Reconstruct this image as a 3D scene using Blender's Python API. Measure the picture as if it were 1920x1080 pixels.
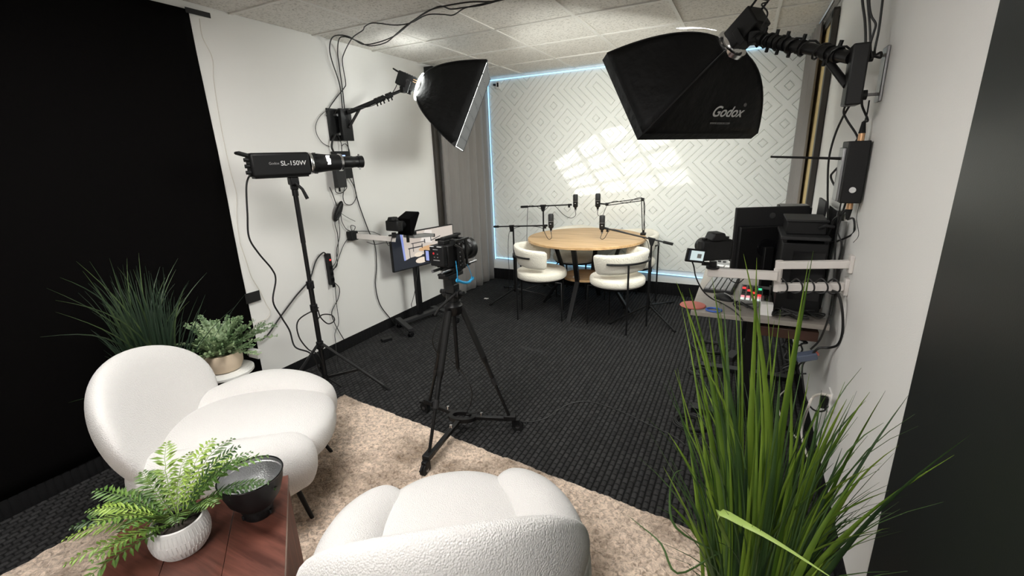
import bpy, bmesh, math, random
from mathutils import Vector, Matrix, Euler
for o in list(bpy.data.objects): bpy.data.objects.remove(o)
SC = bpy.context.scene
COL = SC.collection
V = Vector
PI = math.pi
# ------------------------------------------------------------------ camera
CAM_ROT = (1.2907, 0.0337, 0.4631); CAM_Z = 1.537; FPX = 849.8
cd = bpy.data.cameras.new('camera'); cam = bpy.data.objects.new('camera', cd); COL.objects.link(cam)
cam.location = (0, 0, CAM_Z); cam.rotation_euler = CAM_ROT
cd.sensor_width = 36.0; cd.lens = FPX / 1920 * 36.0; cd.clip_start = 0.02
SC.camera = cam
# ------------------------------------------------------------------ world, exposure
w = bpy.data.worlds.new('world'); SC.world = w; w.use_nodes = True
w.node_tree.nodes['Background'].inputs[0].default_value = (0.9, 0.95, 1, 1)
w.node_tree.nodes['Background'].inputs[1].default_value = 0.05
vs = SC.view_settings
vs.view_transform = 'Standard'; vs.look = 'None'; vs.gamma = 1.0; vs.use_curve_mapping = False
vs.exposure = 0.0
SOFT_R = 24.0      # diffuser strength of the big wall softbox
SOFT_L = 7.5
CEIL_W = 25.0      # ceiling panels behind the camera
SPOT_W = 160.0
# ------------------------------------------------------------------ room numbers
XL, XR, YB, YF, H = -2.926, 0.447, 5.097, -1.9, 2.44
_R = Euler(CAM_ROT).to_matrix()
def at(u, v, ax, val):
    """measured pixel -> point on a known plane of the room"""
    d = _R @ V(((u - 960) / FPX, (540 - v) / FPX, -1.0))
    k = 'xyz'.index(ax); c = V((0, 0, CAM_Z))
    return c + d * ((val - c[k]) / d[k])
def wl(u, v, off=0.015): return at(u, v, 'x', XL + off)
def wr(u, v, off=0.015): return at(u, v, 'x', XR - off)
def fl(u, v, z=0.006): return at(u, v, 'z', z)
def ce(u, v, d=0.02): return at(u, v, 'z', H - d)
def yy(u, v, y): return at(u, v, 'y', y)

# ------------------------------------------------------------------ materials
MATS = {}
def nodes(name):
    m = bpy.data.materials.new(name); m.use_nodes = True
    nt = m.node_tree; b = nt.nodes['Principled BSDF']
    MATS[name] = m
    return m, nt, b
def N(nt, t, **kw):
    n = nt.nodes.new(t)
    for k, v in kw.items():
        if k in n.inputs: n.inputs[k].default_value = v
        else: setattr(n, k, v)
    return n
def mat(name, col, rough=0.5, metal=0.0, bump=0.0, bscale=60.0, var=0.0, vscale=8.0, spec=0.5, sheen=0.0, coat=0.0, detail=3.0, dist=0.004):
    m, nt, b = nodes(name)
    b.inputs['Base Color'].default_value = (*col, 1)
    b.inputs['Roughness'].default_value = rough
    b.inputs['Metallic'].default_value = metal
    b.inputs['Specular IOR Level'].default_value = spec
    b.inputs['Sheen Weight'].default_value = sheen
    b.inputs['Coat Weight'].default_value = coat
    if bump or var: tc = N(nt, 'ShaderNodeTexCoord')
    if var:
        n = N(nt, 'ShaderNodeTexNoise', Scale=vscale, Detail=4.0); nt.links.new(tc.outputs['Object'], n.inputs['Vector'])
        mx = N(nt, 'ShaderNodeMixRGB', blend_type='MIX')
        mx.inputs[1].default_value = (*[c * (1 - var) for c in col], 1)
        mx.inputs[2].default_value = (*[min(1, c * (1 + var)) for c in col], 1)
        nt.links.new(n.outputs['Fac'], mx.inputs[0]); nt.links.new(mx.outputs[0], b.inputs['Base Color'])
    if bump:
        n = N(nt, 'ShaderNodeTexNoise', Scale=bscale, Detail=detail); nt.links.new(tc.outputs['Object'], n.inputs['Vector'])
        bp = N(nt, 'ShaderNodeBump', Strength=bump, Distance=dist); nt.links.new(n.outputs['Fac'], bp.inputs['Height'])
        nt.links.new(bp.outputs[0], b.inputs['Normal'])
    return m
def emit(name, col, strength, base=None):
    m, nt, b = nodes(name)
    b.inputs['Base Color'].default_value = (*(base or col), 1)
    b.inputs['Emission Color'].default_value = (*col, 1)
    b.inputs['Emission Strength'].default_value = strength
    b.inputs['Roughness'].default_value = 0.6
    return m

mat('wall_paint', (0.82, 0.81, 0.785), 0.55, bump=0.25, bscale=220, dist=0.002, var=0.02, vscale=2)
mat('panel_white', (0.84, 0.85, 0.82), 0.62, spec=0.3)
mat('ceiling_bar', (0.72, 0.70, 0.66), 0.5)
mat('black_cloth', (0.0022, 0.0019, 0.0019), 0.9, bump=0.4, bscale=90, dist=0.004, spec=0.06)
mat('dark_paint', (0.012, 0.014, 0.0125), 0.42, bump=0.15, bscale=260, dist=0.001, spec=0.5)
mat('black_tape', (0.006, 0.006, 0.006), 0.6)
mat('base_carpet', (0.010, 0.010, 0.0105), 0.9, bump=0.8, bscale=300, dist=0.004, spec=0.1)
mat('curtain', (0.23, 0.215, 0.205), 0.85, bump=0.3, bscale=400, dist=0.001, sheen=0.3, spec=0.2)
mat('black_metal', (0.006, 0.006, 0.0065), 0.4, spec=0.35)
mat('black_plastic', (0.006, 0.006, 0.0065), 0.5, spec=0.3, bump=0.1, bscale=500, dist=0.0005)
mat('black_gloss', (0.006, 0.006, 0.007), 0.18)
mat('black_rubber', (0.008, 0.008, 0.008), 0.7, spec=0.3)
mat('cable_black', (0.008, 0.008, 0.008), 0.5)
mat('cable_grey', (0.35, 0.33, 0.31), 0.6)
mat('cable_white', (0.72, 0.68, 0.62), 0.5)
mat('charcoal', (0.02, 0.02, 0.021), 0.55, spec=0.3)
mat('chrome', (0.75, 0.75, 0.76), 0.2, metal=1.0)
mat('steel', (0.35, 0.35, 0.36), 0.4, metal=1.0)
mat('silver_cloth', (0.55, 0.55, 0.55), 0.45, metal=0.7, bump=0.6, bscale=60, dist=0.01)
mat('softbox_black', (0.0035, 0.0035, 0.0038), 0.6, bump=0.5, bscale=14, dist=0.02, spec=0.2)
mat('silver_hammered', (0.62, 0.62, 0.63), 0.3, metal=0.95, bump=0.8, bscale=240, dist=0.003)
mat('adapter_blue', (0.09, 0.11, 0.16), 0.5)
mat('grid_cloth', (0.02, 0.02, 0.02), 0.8)
mat('arm_white', (0.68, 0.64, 0.61), 0.45)
mat('white_plastic', (0.8, 0.79, 0.77), 0.4)
mat('red', (0.6, 0.02, 0.03), 0.5)
mat('red_muted', (0.45, 0.12, 0.09), 0.6)
mat('blue', (0.03, 0.10, 0.42), 0.5)
mat('strap_blue', (0.02, 0.32, 0.62), 0.55)
mat('brass', (0.75, 0.45, 0.25), 0.35, metal=0.9)
mat('window_brown', (0.03, 0.025, 0.02), 0.5)
mat('shade_yellow', (0.62, 0.47, 0.22), 0.8)
mat('desk_laminate', (0.26, 0.235, 0.21), 0.45, var=0.15, vscale=30)
mat('desk_brown', (0.05, 0.022, 0.014), 0.35, var=0.3, vscale=20)
mat('clay', (0.62, 0.50, 0.37), 0.75, bump=0.15, bscale=80)
mat('soil', (0.02, 0.014, 0.01), 0.95, bump=1.0, bscale=120, dist=0.01)
mat('pot_white', (0.80, 0.79, 0.77), 0.45, var=0.05, vscale=40)
mat('label_print', (0.7, 0.7, 0.7), 0.5)
mat('label_dim', (0.28, 0.28, 0.28), 0.5)
mat('key_dark', (0.03, 0.03, 0.032), 0.5)
mat('mixer_grey', (0.23, 0.23, 0.225), 0.5)
mat('clear_plastic', (0.75, 0.75, 0.72), 0.25, bump=0.5, bscale=60, dist=0.01)
emit('led_cyan', (0.30, 0.66, 1.0), 2.2)
emit('diffuser_r', (0.98, 1.0, 0.94), SOFT_R)
emit('diffuser_l', (0.98, 1.0, 0.95), SOFT_L)
emit('lit_panel', (1.0, 0.98, 0.95), CEIL_W)
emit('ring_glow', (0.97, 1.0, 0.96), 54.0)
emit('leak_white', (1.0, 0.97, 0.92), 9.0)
emit('led_red', (1, 0.05, 0.05), 0.9)
emit('led_green', (0.1, 1, 0.5), 0.6)
emit('led_pink', (1, 0.35, 0.4), 0.6)
emit('led_white', (0.9, 1, 0.95), 0.5)
emit('led_blue', (0.3, 0.45, 1.0), 1.8)
emit('scr_wall', (0.74, 0.64, 0.56), 0.75, base=(0.1, 0.1, 0.1))
emit('scr_light', (0.85, 0.78, 0.72), 0.85, base=(0.1, 0.1, 0.1))
emit('scr_floor', (0.010, 0.013, 0.022), 1.0, base=(0.01, 0.01, 0.01))
emit('scr_wood', (0.75, 0.42, 0.18), 0.8, base=(0.1, 0.1, 0.1))
emit('scr_chair', (0.85, 0.72, 0.58), 0.9, base=(0.1, 0.1, 0.1))
emit('scr_blue', (0.25, 0.32, 0.75), 0.9, base=(0.1, 0.1, 0.1))
emit('scr_cam', (0.65, 0.78, 0.78), 0.9, base=(0.1, 0.1, 0.1))

def mat_boucle(name, col, sc):
    m, nt, b = nodes(name)
    tc = N(nt, 'ShaderNodeTexCoord')
    n = N(nt, 'ShaderNodeTexNoise', Scale=95.0 * sc, Detail=4.0, Roughness=0.65); nt.links.new(tc.outputs['Object'], n.inputs['Vector'])
    vo = N(nt, 'ShaderNodeTexVoronoi', Scale=130.0 * sc); nt.links.new(tc.outputs['Object'], vo.inputs['Vector'])
    ad = N(nt, 'ShaderNodeMath', operation='SUBTRACT'); nt.links.new(n.outputs['Fac'], ad.inputs[0]); nt.links.new(vo.outputs['Distance'], ad.inputs[1])
    bp = N(nt, 'ShaderNodeBump', Strength=0.5, Distance=0.005); nt.links.new(ad.outputs[0], bp.inputs['Height'])
    nt.links.new(bp.outputs[0], b.inputs['Normal'])
    b.inputs['Base Color'].default_value = (*col, 1)
    b.inputs['Roughness'].default_value = 0.95
    b.inputs['Sheen Weight'].default_value = 0.35; b.inputs['Specular IOR Level'].default_value = 0.15
mat_boucle('boucle', (0.69, 0.672, 0.655), 1.7)
mat_boucle('boucle_cream', (0.82, 0.78, 0.68), 0.8)
def mat_carpet():
    m, nt, b = nodes('carpet')
    tc = N(nt, 'ShaderNodeTexCoord')
    mp = N(nt, 'ShaderNodeMapping'); nt.links.new(tc.outputs['Object'], mp.inputs['Vector'])
    mp.inputs['Rotation'].default_value = (0, 0, PI / 2)
    br = N(nt, 'ShaderNodeTexBrick', Scale=1.0); br.offset = 0.5; br.inputs['Brick Width'].default_value = 0.042; br.inputs['Row Height'].default_value = 0.03
    br.inputs['Mortar Size'].default_value = 0.006; br.inputs['Mortar Smooth'].default_value = 0.9
    br.inputs['Color1'].default_value = (0.036, 0.0355, 0.036, 1); br.inputs['Color2'].default_value = (0.020, 0.0195, 0.020, 1); br.inputs['Mortar'].default_value = (0.003, 0.003, 0.003, 1)
    nt.links.new(mp.outputs[0], br.inputs['Vector'])
    n = N(nt, 'ShaderNodeTexNoise', Scale=260.0, Detail=3.0); nt.links.new(tc.outputs['Object'], n.inputs['Vector'])
    mx = N(nt, 'ShaderNodeMixRGB', blend_type='MULTIPLY'); mx.inputs[0].default_value = 0.7
    cr = N(nt, 'ShaderNodeValToRGB'); cr.color_ramp.elements[0].position = 0.35; cr.color_ramp.elements[0].color = (0.45, 0.45, 0.45, 1); cr.color_ramp.elements[1].position = 0.68; cr.color_ramp.elements[1].color = (1.7, 1.7, 1.7, 1)
    nt.links.new(n.outputs['Fac'], cr.inputs[0]); nt.links.new(br.outputs['Color'], mx.inputs[1]); nt.links.new(cr.outputs[0], mx.inputs[2])
    nt.links.new(mx.outputs[0], b.inputs['Base Color'])
    ad = N(nt, 'ShaderNodeMath', operation='MULTIPLY_ADD'); ad.inputs[1].default_value = -1.0
    nt.links.new(br.outputs['Fac'], ad.inputs[0]); nt.links.new(n.outputs['Fac'], ad.inputs[2])
    bp = N(nt, 'ShaderNodeBump', Strength=0.8, Distance=0.004); nt.links.new(ad.outputs[0], bp.inputs['Height']); nt.links.new(bp.outputs[0], b.inputs['Normal'])
    b.inputs['Roughness'].default_value = 0.8; b.inputs['Specular IOR Level'].default_value = 0.25
mat_carpet()
def mat_rug():
    m, nt, b = nodes('rug')
    tc = N(nt, 'ShaderNodeTexCoord')
    big = N(nt, 'ShaderNodeTexNoise', Scale=1.9, Detail=5.0, Roughness=0.62); nt.links.new(tc.outputs['Object'], big.inputs['Vector'])
    c1 = N(nt, 'ShaderNodeValToRGB'); e = c1.color_ramp.elements
    e[0].position = 0.40; e[0].color = (0.33, 0.26, 0.20, 1); e[1].position = 0.54; e[1].color = (0.74, 0.62, 0.52, 1)
    nt.links.new(big.outputs['Fac'], c1.inputs[0])
    fi = N(nt, 'ShaderNodeTexNoise', Scale=52.0, Detail=4.0, Roughness=0.65, Distortion=0.9); nt.links.new(tc.outputs['Object'], fi.inputs['Vector'])
    c2 = N(nt, 'ShaderNodeValToRGB'); e = c2.color_ramp.elements
    e[0].position = 0.30; e[0].color = (0.42, 0.36, 0.31, 1); e[1].position = 0.60; e[1].color = (1.3, 1.25, 1.2, 1)
    nt.links.new(fi.outputs['Fac'], c2.inputs[0])
    mx = N(nt, 'ShaderNodeMixRGB', blend_type='MULTIPLY'); mx.inputs[0].default_value = 1.0
    nt.links.new(c1.outputs[0], mx.inputs[1]); nt.links.new(c2.outputs[0], mx.inputs[2]); nt.links.new(mx.outputs[0], b.inputs['Base Color'])
    bp = N(nt, 'ShaderNodeBump', Strength=1.0, Distance=0.015); nt.links.new(fi.outputs['Fac'], bp.inputs['Height']); nt.links.new(bp.outputs[0], b.inputs['Normal'])
    b.inputs['Roughness'].default_value = 0.95; b.inputs['Specular IOR Level'].default_value = 0.1; b.inputs['Sheen Weight'].default_value = 0.2
mat_rug()
def mat_tile():
    m, nt, b = nodes('ceiling_tile')
    tc = N(nt, 'ShaderNodeTexCoord')
    n = N(nt, 'ShaderNodeTexNoise', Scale=75.0, Detail=3.0, Roughness=0.6); nt.links.new(tc.outputs['Object'], n.inputs['Vector'])
    cr = N(nt, 'ShaderNodeValToRGB'); e = cr.color_ramp.elements
    e[0].position = 0.34; e[0].color = (0.50, 0.48, 0.44, 1); e[1].position = 0.5; e[1].color = (0.76, 0.735, 0.69, 1)
    nt.links.new(n.outputs['Fac'], cr.inputs[0]); nt.links.new(cr.outputs[0], b.inputs['Base Color'])
    bp = N(nt, 'ShaderNodeBump', Strength=0.5, Distance=0.004); nt.links.new(n.outputs['Fac'], bp.inputs['Height']); nt.links.new(bp.outputs[0], b.inputs['Normal'])
    b.inputs['Roughness'].default_value = 0.9; b.inputs['Specular IOR Level'].default_value = 0.1
mat_tile()
def mat_wood(name, c0, c1, scale, rough, coat=0.0, rot=0.0, axis='X'):
    m, nt, b = nodes(name)
    tc = N(nt, 'ShaderNodeTexCoord'); mp = N(nt, 'ShaderNodeMapping'); nt.links.new(tc.outputs['Object'], mp.inputs['Vector'])
    mp.inputs['Rotation'].default_value = (0, 0, rot)
    mp.inputs['Scale'].default_value = (1.5, 18, 18) if axis == 'X' else (18, 18, 1.5)
    n = N(nt, 'ShaderNodeTexNoise', Scale=scale, Detail=6.0, Roughness=0.65, Distortion=0.6); nt.links.new(mp.outputs[0], n.inputs['Vector'])
    cr = N(nt, 'ShaderNodeValToRGB'); e = cr.color_ramp.elements
    e[0].position = 0.32; e[0].color = (*c0, 1); e[1].position = 0.68; e[1].color = (*c1, 1)
    nt.links.new(n.outputs['Fac'], cr.inputs[0]); nt.links.new(cr.outputs[0], b.inputs['Base Color'])
    bp = N(nt, 'ShaderNodeBump', Strength=0.12, Distance=0.002); nt.links.new(n.outputs['Fac'], bp.inputs['Height']); nt.links.new(bp.outputs[0], b.inputs['Normal'])
    b.inputs['Roughness'].default_value = rough; b.inputs['Coat Weight'].default_value = coat
mat_wood('oak', (0.42, 0.25, 0.11), (0.66, 0.44, 0.23), 1.6, 0.4, rot=0.5)
mat_wood('mahogany', (0.060, 0.020, 0.014), (0.17, 0.062, 0.044), 2.2, 0.3, coat=0.3, rot=-0.86)
mat_wood('mahogany_side', (0.075, 0.018, 0.010), (0.18, 0.046, 0.026), 2.2, 0.6, axis='Z')
def mat_leaf(name, c0, c1, rough=0.5, scale=6.0, trans=0.0):
    m, nt, b = nodes(name)
    tc = N(nt, 'ShaderNodeTexCoord')
    oi = N(nt, 'ShaderNodeObjectInfo')
    n = N(nt, 'ShaderNodeTexNoise', Scale=scale, Detail=2.0); nt.links.new(tc.outputs['Object'], n.inputs['Vector'])
    ad = N(nt, 'ShaderNodeMath', operation='ADD'); nt.links.new(n.outputs['Fac'], ad.inputs[0])
    mu = N(nt, 'ShaderNodeMath', operation='MULTIPLY_ADD'); mu.inputs[1].default_value = 0.7; mu.inputs[2].default_value = -0.35
    nt.links.new(oi.outputs['Random'], mu.inputs[0]); nt.links.new(mu.outputs[0], ad.inputs[1])
    cr = N(nt, 'ShaderNodeValToRGB'); e = cr.color_ramp.elements
    e[0].position = 0.2; e[0].color = (*c0, 1); e[1].position = 0.8; e[1].color = (*c1, 1)
    nt.links.new(ad.outputs[0], cr.inputs[0]); nt.links.new(cr.outputs[0], b.inputs['Base Color'])
    b.inputs['Roughness'].default_value = rough
mat_leaf('blade_bright', (0.055, 0.115, 0.012), (0.20, 0.31, 0.035), 0.42)
mat_leaf('blade_pale', (0.30, 0.42, 0.10), (0.38, 0.5, 0.14), 0.45)
mat_leaf('blade_dark', (0.012, 0.032, 0.010), (0.06, 0.12, 0.03), 0.5)
mat_leaf('blade_dusty', (0.012, 0.030, 0.014), (0.065, 0.105, 0.035), 0.5)
mat_leaf('fern', (0.055, 0.13, 0.015), (0.25, 0.36, 0.06), 0.5, scale=14)
mat_leaf('fern_dark', (0.02, 0.055, 0.010), (0.10, 0.19, 0.03), 0.5, scale=14)
mat_leaf('ivy', (0.10, 0.18, 0.075), (0.36, 0.46, 0.26), 0.45, scale=18)

# ------------------------------------------------------------------ mesh helpers
ORG = {}
class MB:
    def __init__(s, M=None): s.v = []; s.f = []; s.M = M
    def add(s, vs, fs):
        k = len(s.v); M = s.M
        s.v += [(M @ V(p)) if M else V(p) for p in vs]
        s.f += [tuple(i + k for i in f) for f in fs]
        return s
    def box(s, c, d, R=None):
        c = V(c); hx, hy, hz = d[0] / 2, d[1] / 2, d[2] / 2
        vs = [V((x * hx, y * hy, z * hz)) for x in (-1, 1) for y in (-1, 1) for z in (-1, 1)]
        if R: vs = [R @ p for p in vs]
        return s.add([p + c for p in vs], [(0, 1, 3, 2), (4, 6, 7, 5), (0, 4, 5, 1), (2, 3, 7, 6), (0, 2, 6, 4), (1, 5, 7, 3)])
    def cyl(s, a, b, r, r2=None, n=16, caps=True):
        return s.tube([a, b], [r, r if r2 is None else r2], n, caps)
    def tube(s, pts, r, n=8, caps=True, closed=False):
        pts = [V(p) for p in pts]; m = len(pts)
        if not isinstance(r, (list, tuple)): r = [r] * m
        vs = []; fs = []
        prev = None
        for i, p in enumerate(pts):
            if closed: t = pts[(i + 1) % m] - pts[i - 1]
            else: t = pts[min(i + 1, m - 1)] - pts[max(i - 1, 0)]
            if t.length < 1e-9: t = V((0, 0, 1))
            t.normalize()
            if prev is None:
                a = V((0, 0, 1)) if abs(t.z) < 0.9 else V((1, 0, 0))
                u = t.cross(a).normalized()
            else:
                u = prev - t * prev.dot(t)
                if u.length < 1e-6: u = t.orthogonal()
                u.normalize()
            prev = u; wv = t.cross(u)
            for k in range(n):
                a = 2 * PI * k / n
                vs.append(p + (u * math.cos(a) + wv * math.sin(a)) * r[i])
        rng = m if closed else m - 1
        for i in range(rng):
            j = (i + 1) % m
            for k in range(n):
                l = (k + 1) % n
                fs.append((i * n + k, j * n + k, j * n + l, i * n + l))
        if caps and not closed:
            fs.append(tuple(range(n)))
            fs.append(tuple((m - 1) * n + k for k in range(n - 1, -1, -1)))
        return s.add(vs, fs)
    def lathe(s, prof, R=None, o=(0, 0, 0), n=32, caps=True):
        o = V(o); vs = []; fs = []; m = len(prof)
        for r, z in prof:
            for k in range(n):
                a = 2 * PI * k / n; p = V((r * math.cos(a), r * math.sin(a), z))
                vs.append((R @ p if R else p) + o)
        for i in range(m - 1):
            for k in range(n):
                l = (k + 1) % n
                fs.append((i * n + k, i * n + l, (i + 1) * n + l, (i + 1) * n + k))
        if caps and prof[0][0] > 1e-6: fs.append(tuple(range(n - 1, -1, -1)))
        if caps and prof[-1][0] > 1e-6: fs.append(tuple((m - 1) * n + k for k in range(n)))
        return s.add(vs, fs)
    def ell(s, c, d, R=None, nu=32, nv=16, p=2.0, q=2.0):
        """superellipsoid: p in plan, q in section"""
        def sg(x, e): return math.copysign(abs(x) ** e, x)
        c = V(c); vs = []; fs = []
        for i in range(nv + 1):
            ph = -PI / 2 + PI * i / nv
            for k in range(nu):
                th = 2 * PI * k / nu
                pt = V((d[0] * sg(math.cos(ph), 2 / q) * sg(math.cos(th), 2 / p), d[1] * sg(math.cos(ph), 2 / q) * sg(math.sin(th), 2 / p), d[2] * sg(math.sin(ph), 2 / q)))
                vs.append((R @ pt if R else pt) + c)
        for i in range(nv):
            for k in range(nu):
                l = (k + 1) % nu; fs.append((i * nu + k, i * nu + l, (i + 1) * nu + l, (i + 1) * nu + k))
        return s.add(vs, fs)
    def quad(s, a, b, c, d): return s.add([a, b, c, d], [(0, 1, 2, 3)])
    def prism(s, poly, o, ex, ey, ez, h):
        """poly in (ex,ey) plane at o, extruded h along ez"""
        o = V(o); ex = V(ex); ey = V(ey); ez = V(ez); n = len(poly)
        vs = [o + ex * x + ey * y for x, y in poly] + [o + ex * x + ey * y + ez * h for x, y in poly]
        fs = [tuple(range(n - 1, -1, -1)), tuple(range(n, 2 * n))] + [(k, (k + 1) % n, n + (k + 1) % n, n + k) for k in range(n)]
        return s.add(vs, fs)
    def build(s, name, m, parent=None, bevel=0, smooth=True, angle=40, sub=0, solid=0, label=None):
        me = bpy.data.meshes.new(name)
        org = ORG.get(parent.name, V((0, 0, 0))) if parent else V((0, 0, 0))
        if not parent and s.v:     # origin of a one-mesh thing: middle of its foot
            xs = [p.x for p in s.v]; ys = [p.y for p in s.v]; zs = [p.z for p in s.v]
            org = V(((min(xs) + max(xs)) / 2, (min(ys) + max(ys)) / 2, min(zs)))
        me.from_pydata([tuple(p - org) for p in s.v], [], s.f)
        me.validate()
        bm = bmesh.new(); bm.from_mesh(me); bmesh.ops.recalc_face_normals(bm, faces=bm.faces); bm.to_mesh(me); bm.free()
        if smooth:
            me.polygons.foreach_set('use_smooth', [True] * len(me.polygons))
            me.set_sharp_from_angle(angle=math.radians(angle))
        if m: me.materials.append(MATS[m])
        o = bpy.data.objects.new(name, me); COL.objects.link(o)
        if parent: o.parent = parent; ORG[o.name] = org
        else: o.location = org; ORG[o.name] = org
        if bevel:
            b = o.modifiers.new('bevel', 'BEVEL'); b.width = bevel; b.segments = 2; b.limit_method = 'ANGLE'; b.angle_limit = 0.7
        if solid:
            b = o.modifiers.new('solid', 'SOLIDIFY'); b.thickness = solid; b.offset = 0
        if sub:
            b = o.modifiers.new('sub', 'SUBSURF'); b.levels = sub; b.render_levels = sub
        if label: o['label'] = label
        return o
def tag(o, label, cat, group=None):
    o['label'] = label; o['category'] = cat
    if group: o['group'] = group
    return o
def struct(o): o['kind'] = 'structure'; return o
def stuff(o): o['kind'] = 'stuff'; return o
def thing(name, label, cat, loc=(0, 0, 0), group=None, kind=None):
    o = bpy.data.objects.new(name, None); COL.objects.link(o)
    o.location = loc; ORG[o.name] = V(loc); o.empty_display_size = 0.1
    if label: tag(o, label, cat, group)
    if kind: o['kind'] = kind
    return o
def copy_tree(o, parent=None):
    c = o.copy(); COL.objects.link(c); c.parent = parent
    for ch in list(o.children): copy_tree(ch, c)
    return c
def frame(d, up=(0, 0, 1)):
    """columns: x = right, y = d (forward), z = up"""
    d = V(d).normalized(); up = V(up)
    x = d.cross(up)
    if x.length < 1e-5: x = d.orthogonal()
    x.normalize(); z = x.cross(d)
    return Matrix((x, d, z)).transposed()
def TR(o, d=(0, 1, 0), up=(0, 0, 1)):
    return Matrix.Translation(V(o)) @ frame(d, up).to_4x4()
def spline(pts, k=6):
    pts = [V(p) for p in pts]
    if len(pts) < 3: return pts
    out = []
    q = [pts[0] * 2 - pts[1]] + pts + [pts[-1] * 2 - pts[-2]]
    for i in range(1, len(q) - 2):
        a, b, c, d = q[i - 1], q[i], q[i + 1], q[i + 2]
        for j in range(k):
            t = j / k
            out.append(0.5 * ((2 * b) + (c - a) * t + (2 * a - 5 * b + 4 * c - d) * t * t + (3 * b - a - 3 * c + d) * t ** 3))
    out.append(pts[-1]); return out
def cable(label, pts, r=0.004, m='cable_black', group=None, parent=None, name='cable'):
    o = MB().tube(spline(pts), r, 7).build(name, m, parent)
    if not parent: tag(o, label, 'cable', group)
    return o
def text(name, s, size, m, parent, M, shear=0.0, thick=0.0006, bold=0.0):
    """flat lettering: x along M's x, y along M's z, facing -y of M"""
    cu = bpy.data.curves.new(name, 'FONT'); cu.body = s; cu.size = size; cu.align_x = 'CENTER'; cu.align_y = 'CENTER'; cu.shear = shear; cu.extrude = thick; cu.offset = bold
    t = bpy.data.objects.new('tmp_text', cu); COL.objects.link(t)
    dg = bpy.context.evaluated_depsgraph_get(); dg.update()
    me = bpy.data.meshes.new_from_object(t.evaluated_get(dg)); bpy.data.objects.remove(t); bpy.data.curves.remove(cu)
    org = ORG.get(parent.name, V((0, 0, 0)))
    B = Matrix(((1, 0, 0, 0), (0, 0, -1, 0), (0, 1, 0, 0), (0, 0, 0, 1)))
    me.transform(Matrix.Translation(-org) @ M @ B)
    me.materials.clear(); me.materials.append(MATS[m]); me.name = name
    o = bpy.data.objects.new(name, me); COL.objects.link(o); o.parent = parent; ORG[o.name] = org
    return o
# ------------------------------------------------------------------ the room
rnd = random.Random(5)
def ribbed_floor():
    x0, per, nr = -1.2395 - 57 * 0.03, 0.03, 114
    prof = [(0.0, -0.007), (0.15, -0.0035), (0.32, -0.0005), (0.5, 0.0), (0.68, -0.0005), (0.85, -0.0035)]
    xs = [(x0 + per * (i + a), z) for i in range(nr) for a, z in prof] + [(x0 + per * nr, -0.007)]
    mb = MB(); vs = []; fs = []
    for x, z in xs: vs += [(x, YF - 0.1, z), (x, YB + 0.1, z)]
    for i in range(len(xs) - 1): fs.append((2 * i, 2 * i + 2, 2 * i + 3, 2 * i + 1))
    mb.add(vs, fs)
    return mb
fo = struct(ribbed_floor().build('floor', 'carpet', angle=80))
fo.location.z = -0.0
slab = lambda n, c, d, m, p=None: MB().box(c, d).build(n, m, p, smooth=False)
ym = (YF + YB) / 2; yl = YB - YF + 0.2
wall_left = struct(slab('wall_left', (XL - 0.05, ym, H / 2), (0.1, yl, H + 0.1), 'wall_paint'))
wall_right = struct(slab('wall_right', (XR + 0.05, ym, H / 2), (0.1, yl, H + 0.1), 'wall_paint'))
wall_back = struct(slab('wall_back', ((XL + XR) / 2, YB + 0.05, H / 2), (XR - XL + 0.1, 0.1, H + 0.1), 'wall_paint'))
wall_front = struct(slab('wall_front', ((XL + XR) / 2, YF - 0.05, H / 2), (XR - XL + 0.1, 0.1, H + 0.1), 'wall_paint'))
# carpet strip baseboards with upright ribs
def ribbed_base(name, a, b, nrm, h, per=0.032):
    a = V(a); b = V(b); L = (b - a).length; d = (b - a) / L; nrm = V(nrm); n = int(L / per)
    mb = MB(); vs = []; fs = []
    k = 0
    for i in range(n):
        for t, o in ((0.0, 0.003), (0.2, 0.0075), (0.5, 0.009), (0.8, 0.0075)):
            p = a + d * per * (i + t)
            vs += [p + nrm * o, p + nrm * o + V((0, 0, h - 0.006)), p + nrm * (o - 0.004) + V((0, 0, h)), p + V((0, 0, h))]
            k += 1
    for i in range(k - 1):
        for j in range(3): fs.append((4 * i + j, 4 * i + 4 + j, 4 * i + 5 + j, 4 * i + 1 + j))
    mb.add(vs, fs)
    return struct(mb.build(name, 'base_carpet', angle=60))
ribbed_base('baseboard_left', (XL, YF, -0.005), (XL, YB, -0.005), (1, 0, 0), 0.105)
ribbed_base('baseboard_right', (XR, YB, -0.005), (XR, YF, -0.005), (-1, 0, 0), 0.105)
ribbed_base('baseboard_back', (XL, YB, -0.005), (XR, YB, -0.005), (0, -1, 0), 0.15)
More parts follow.
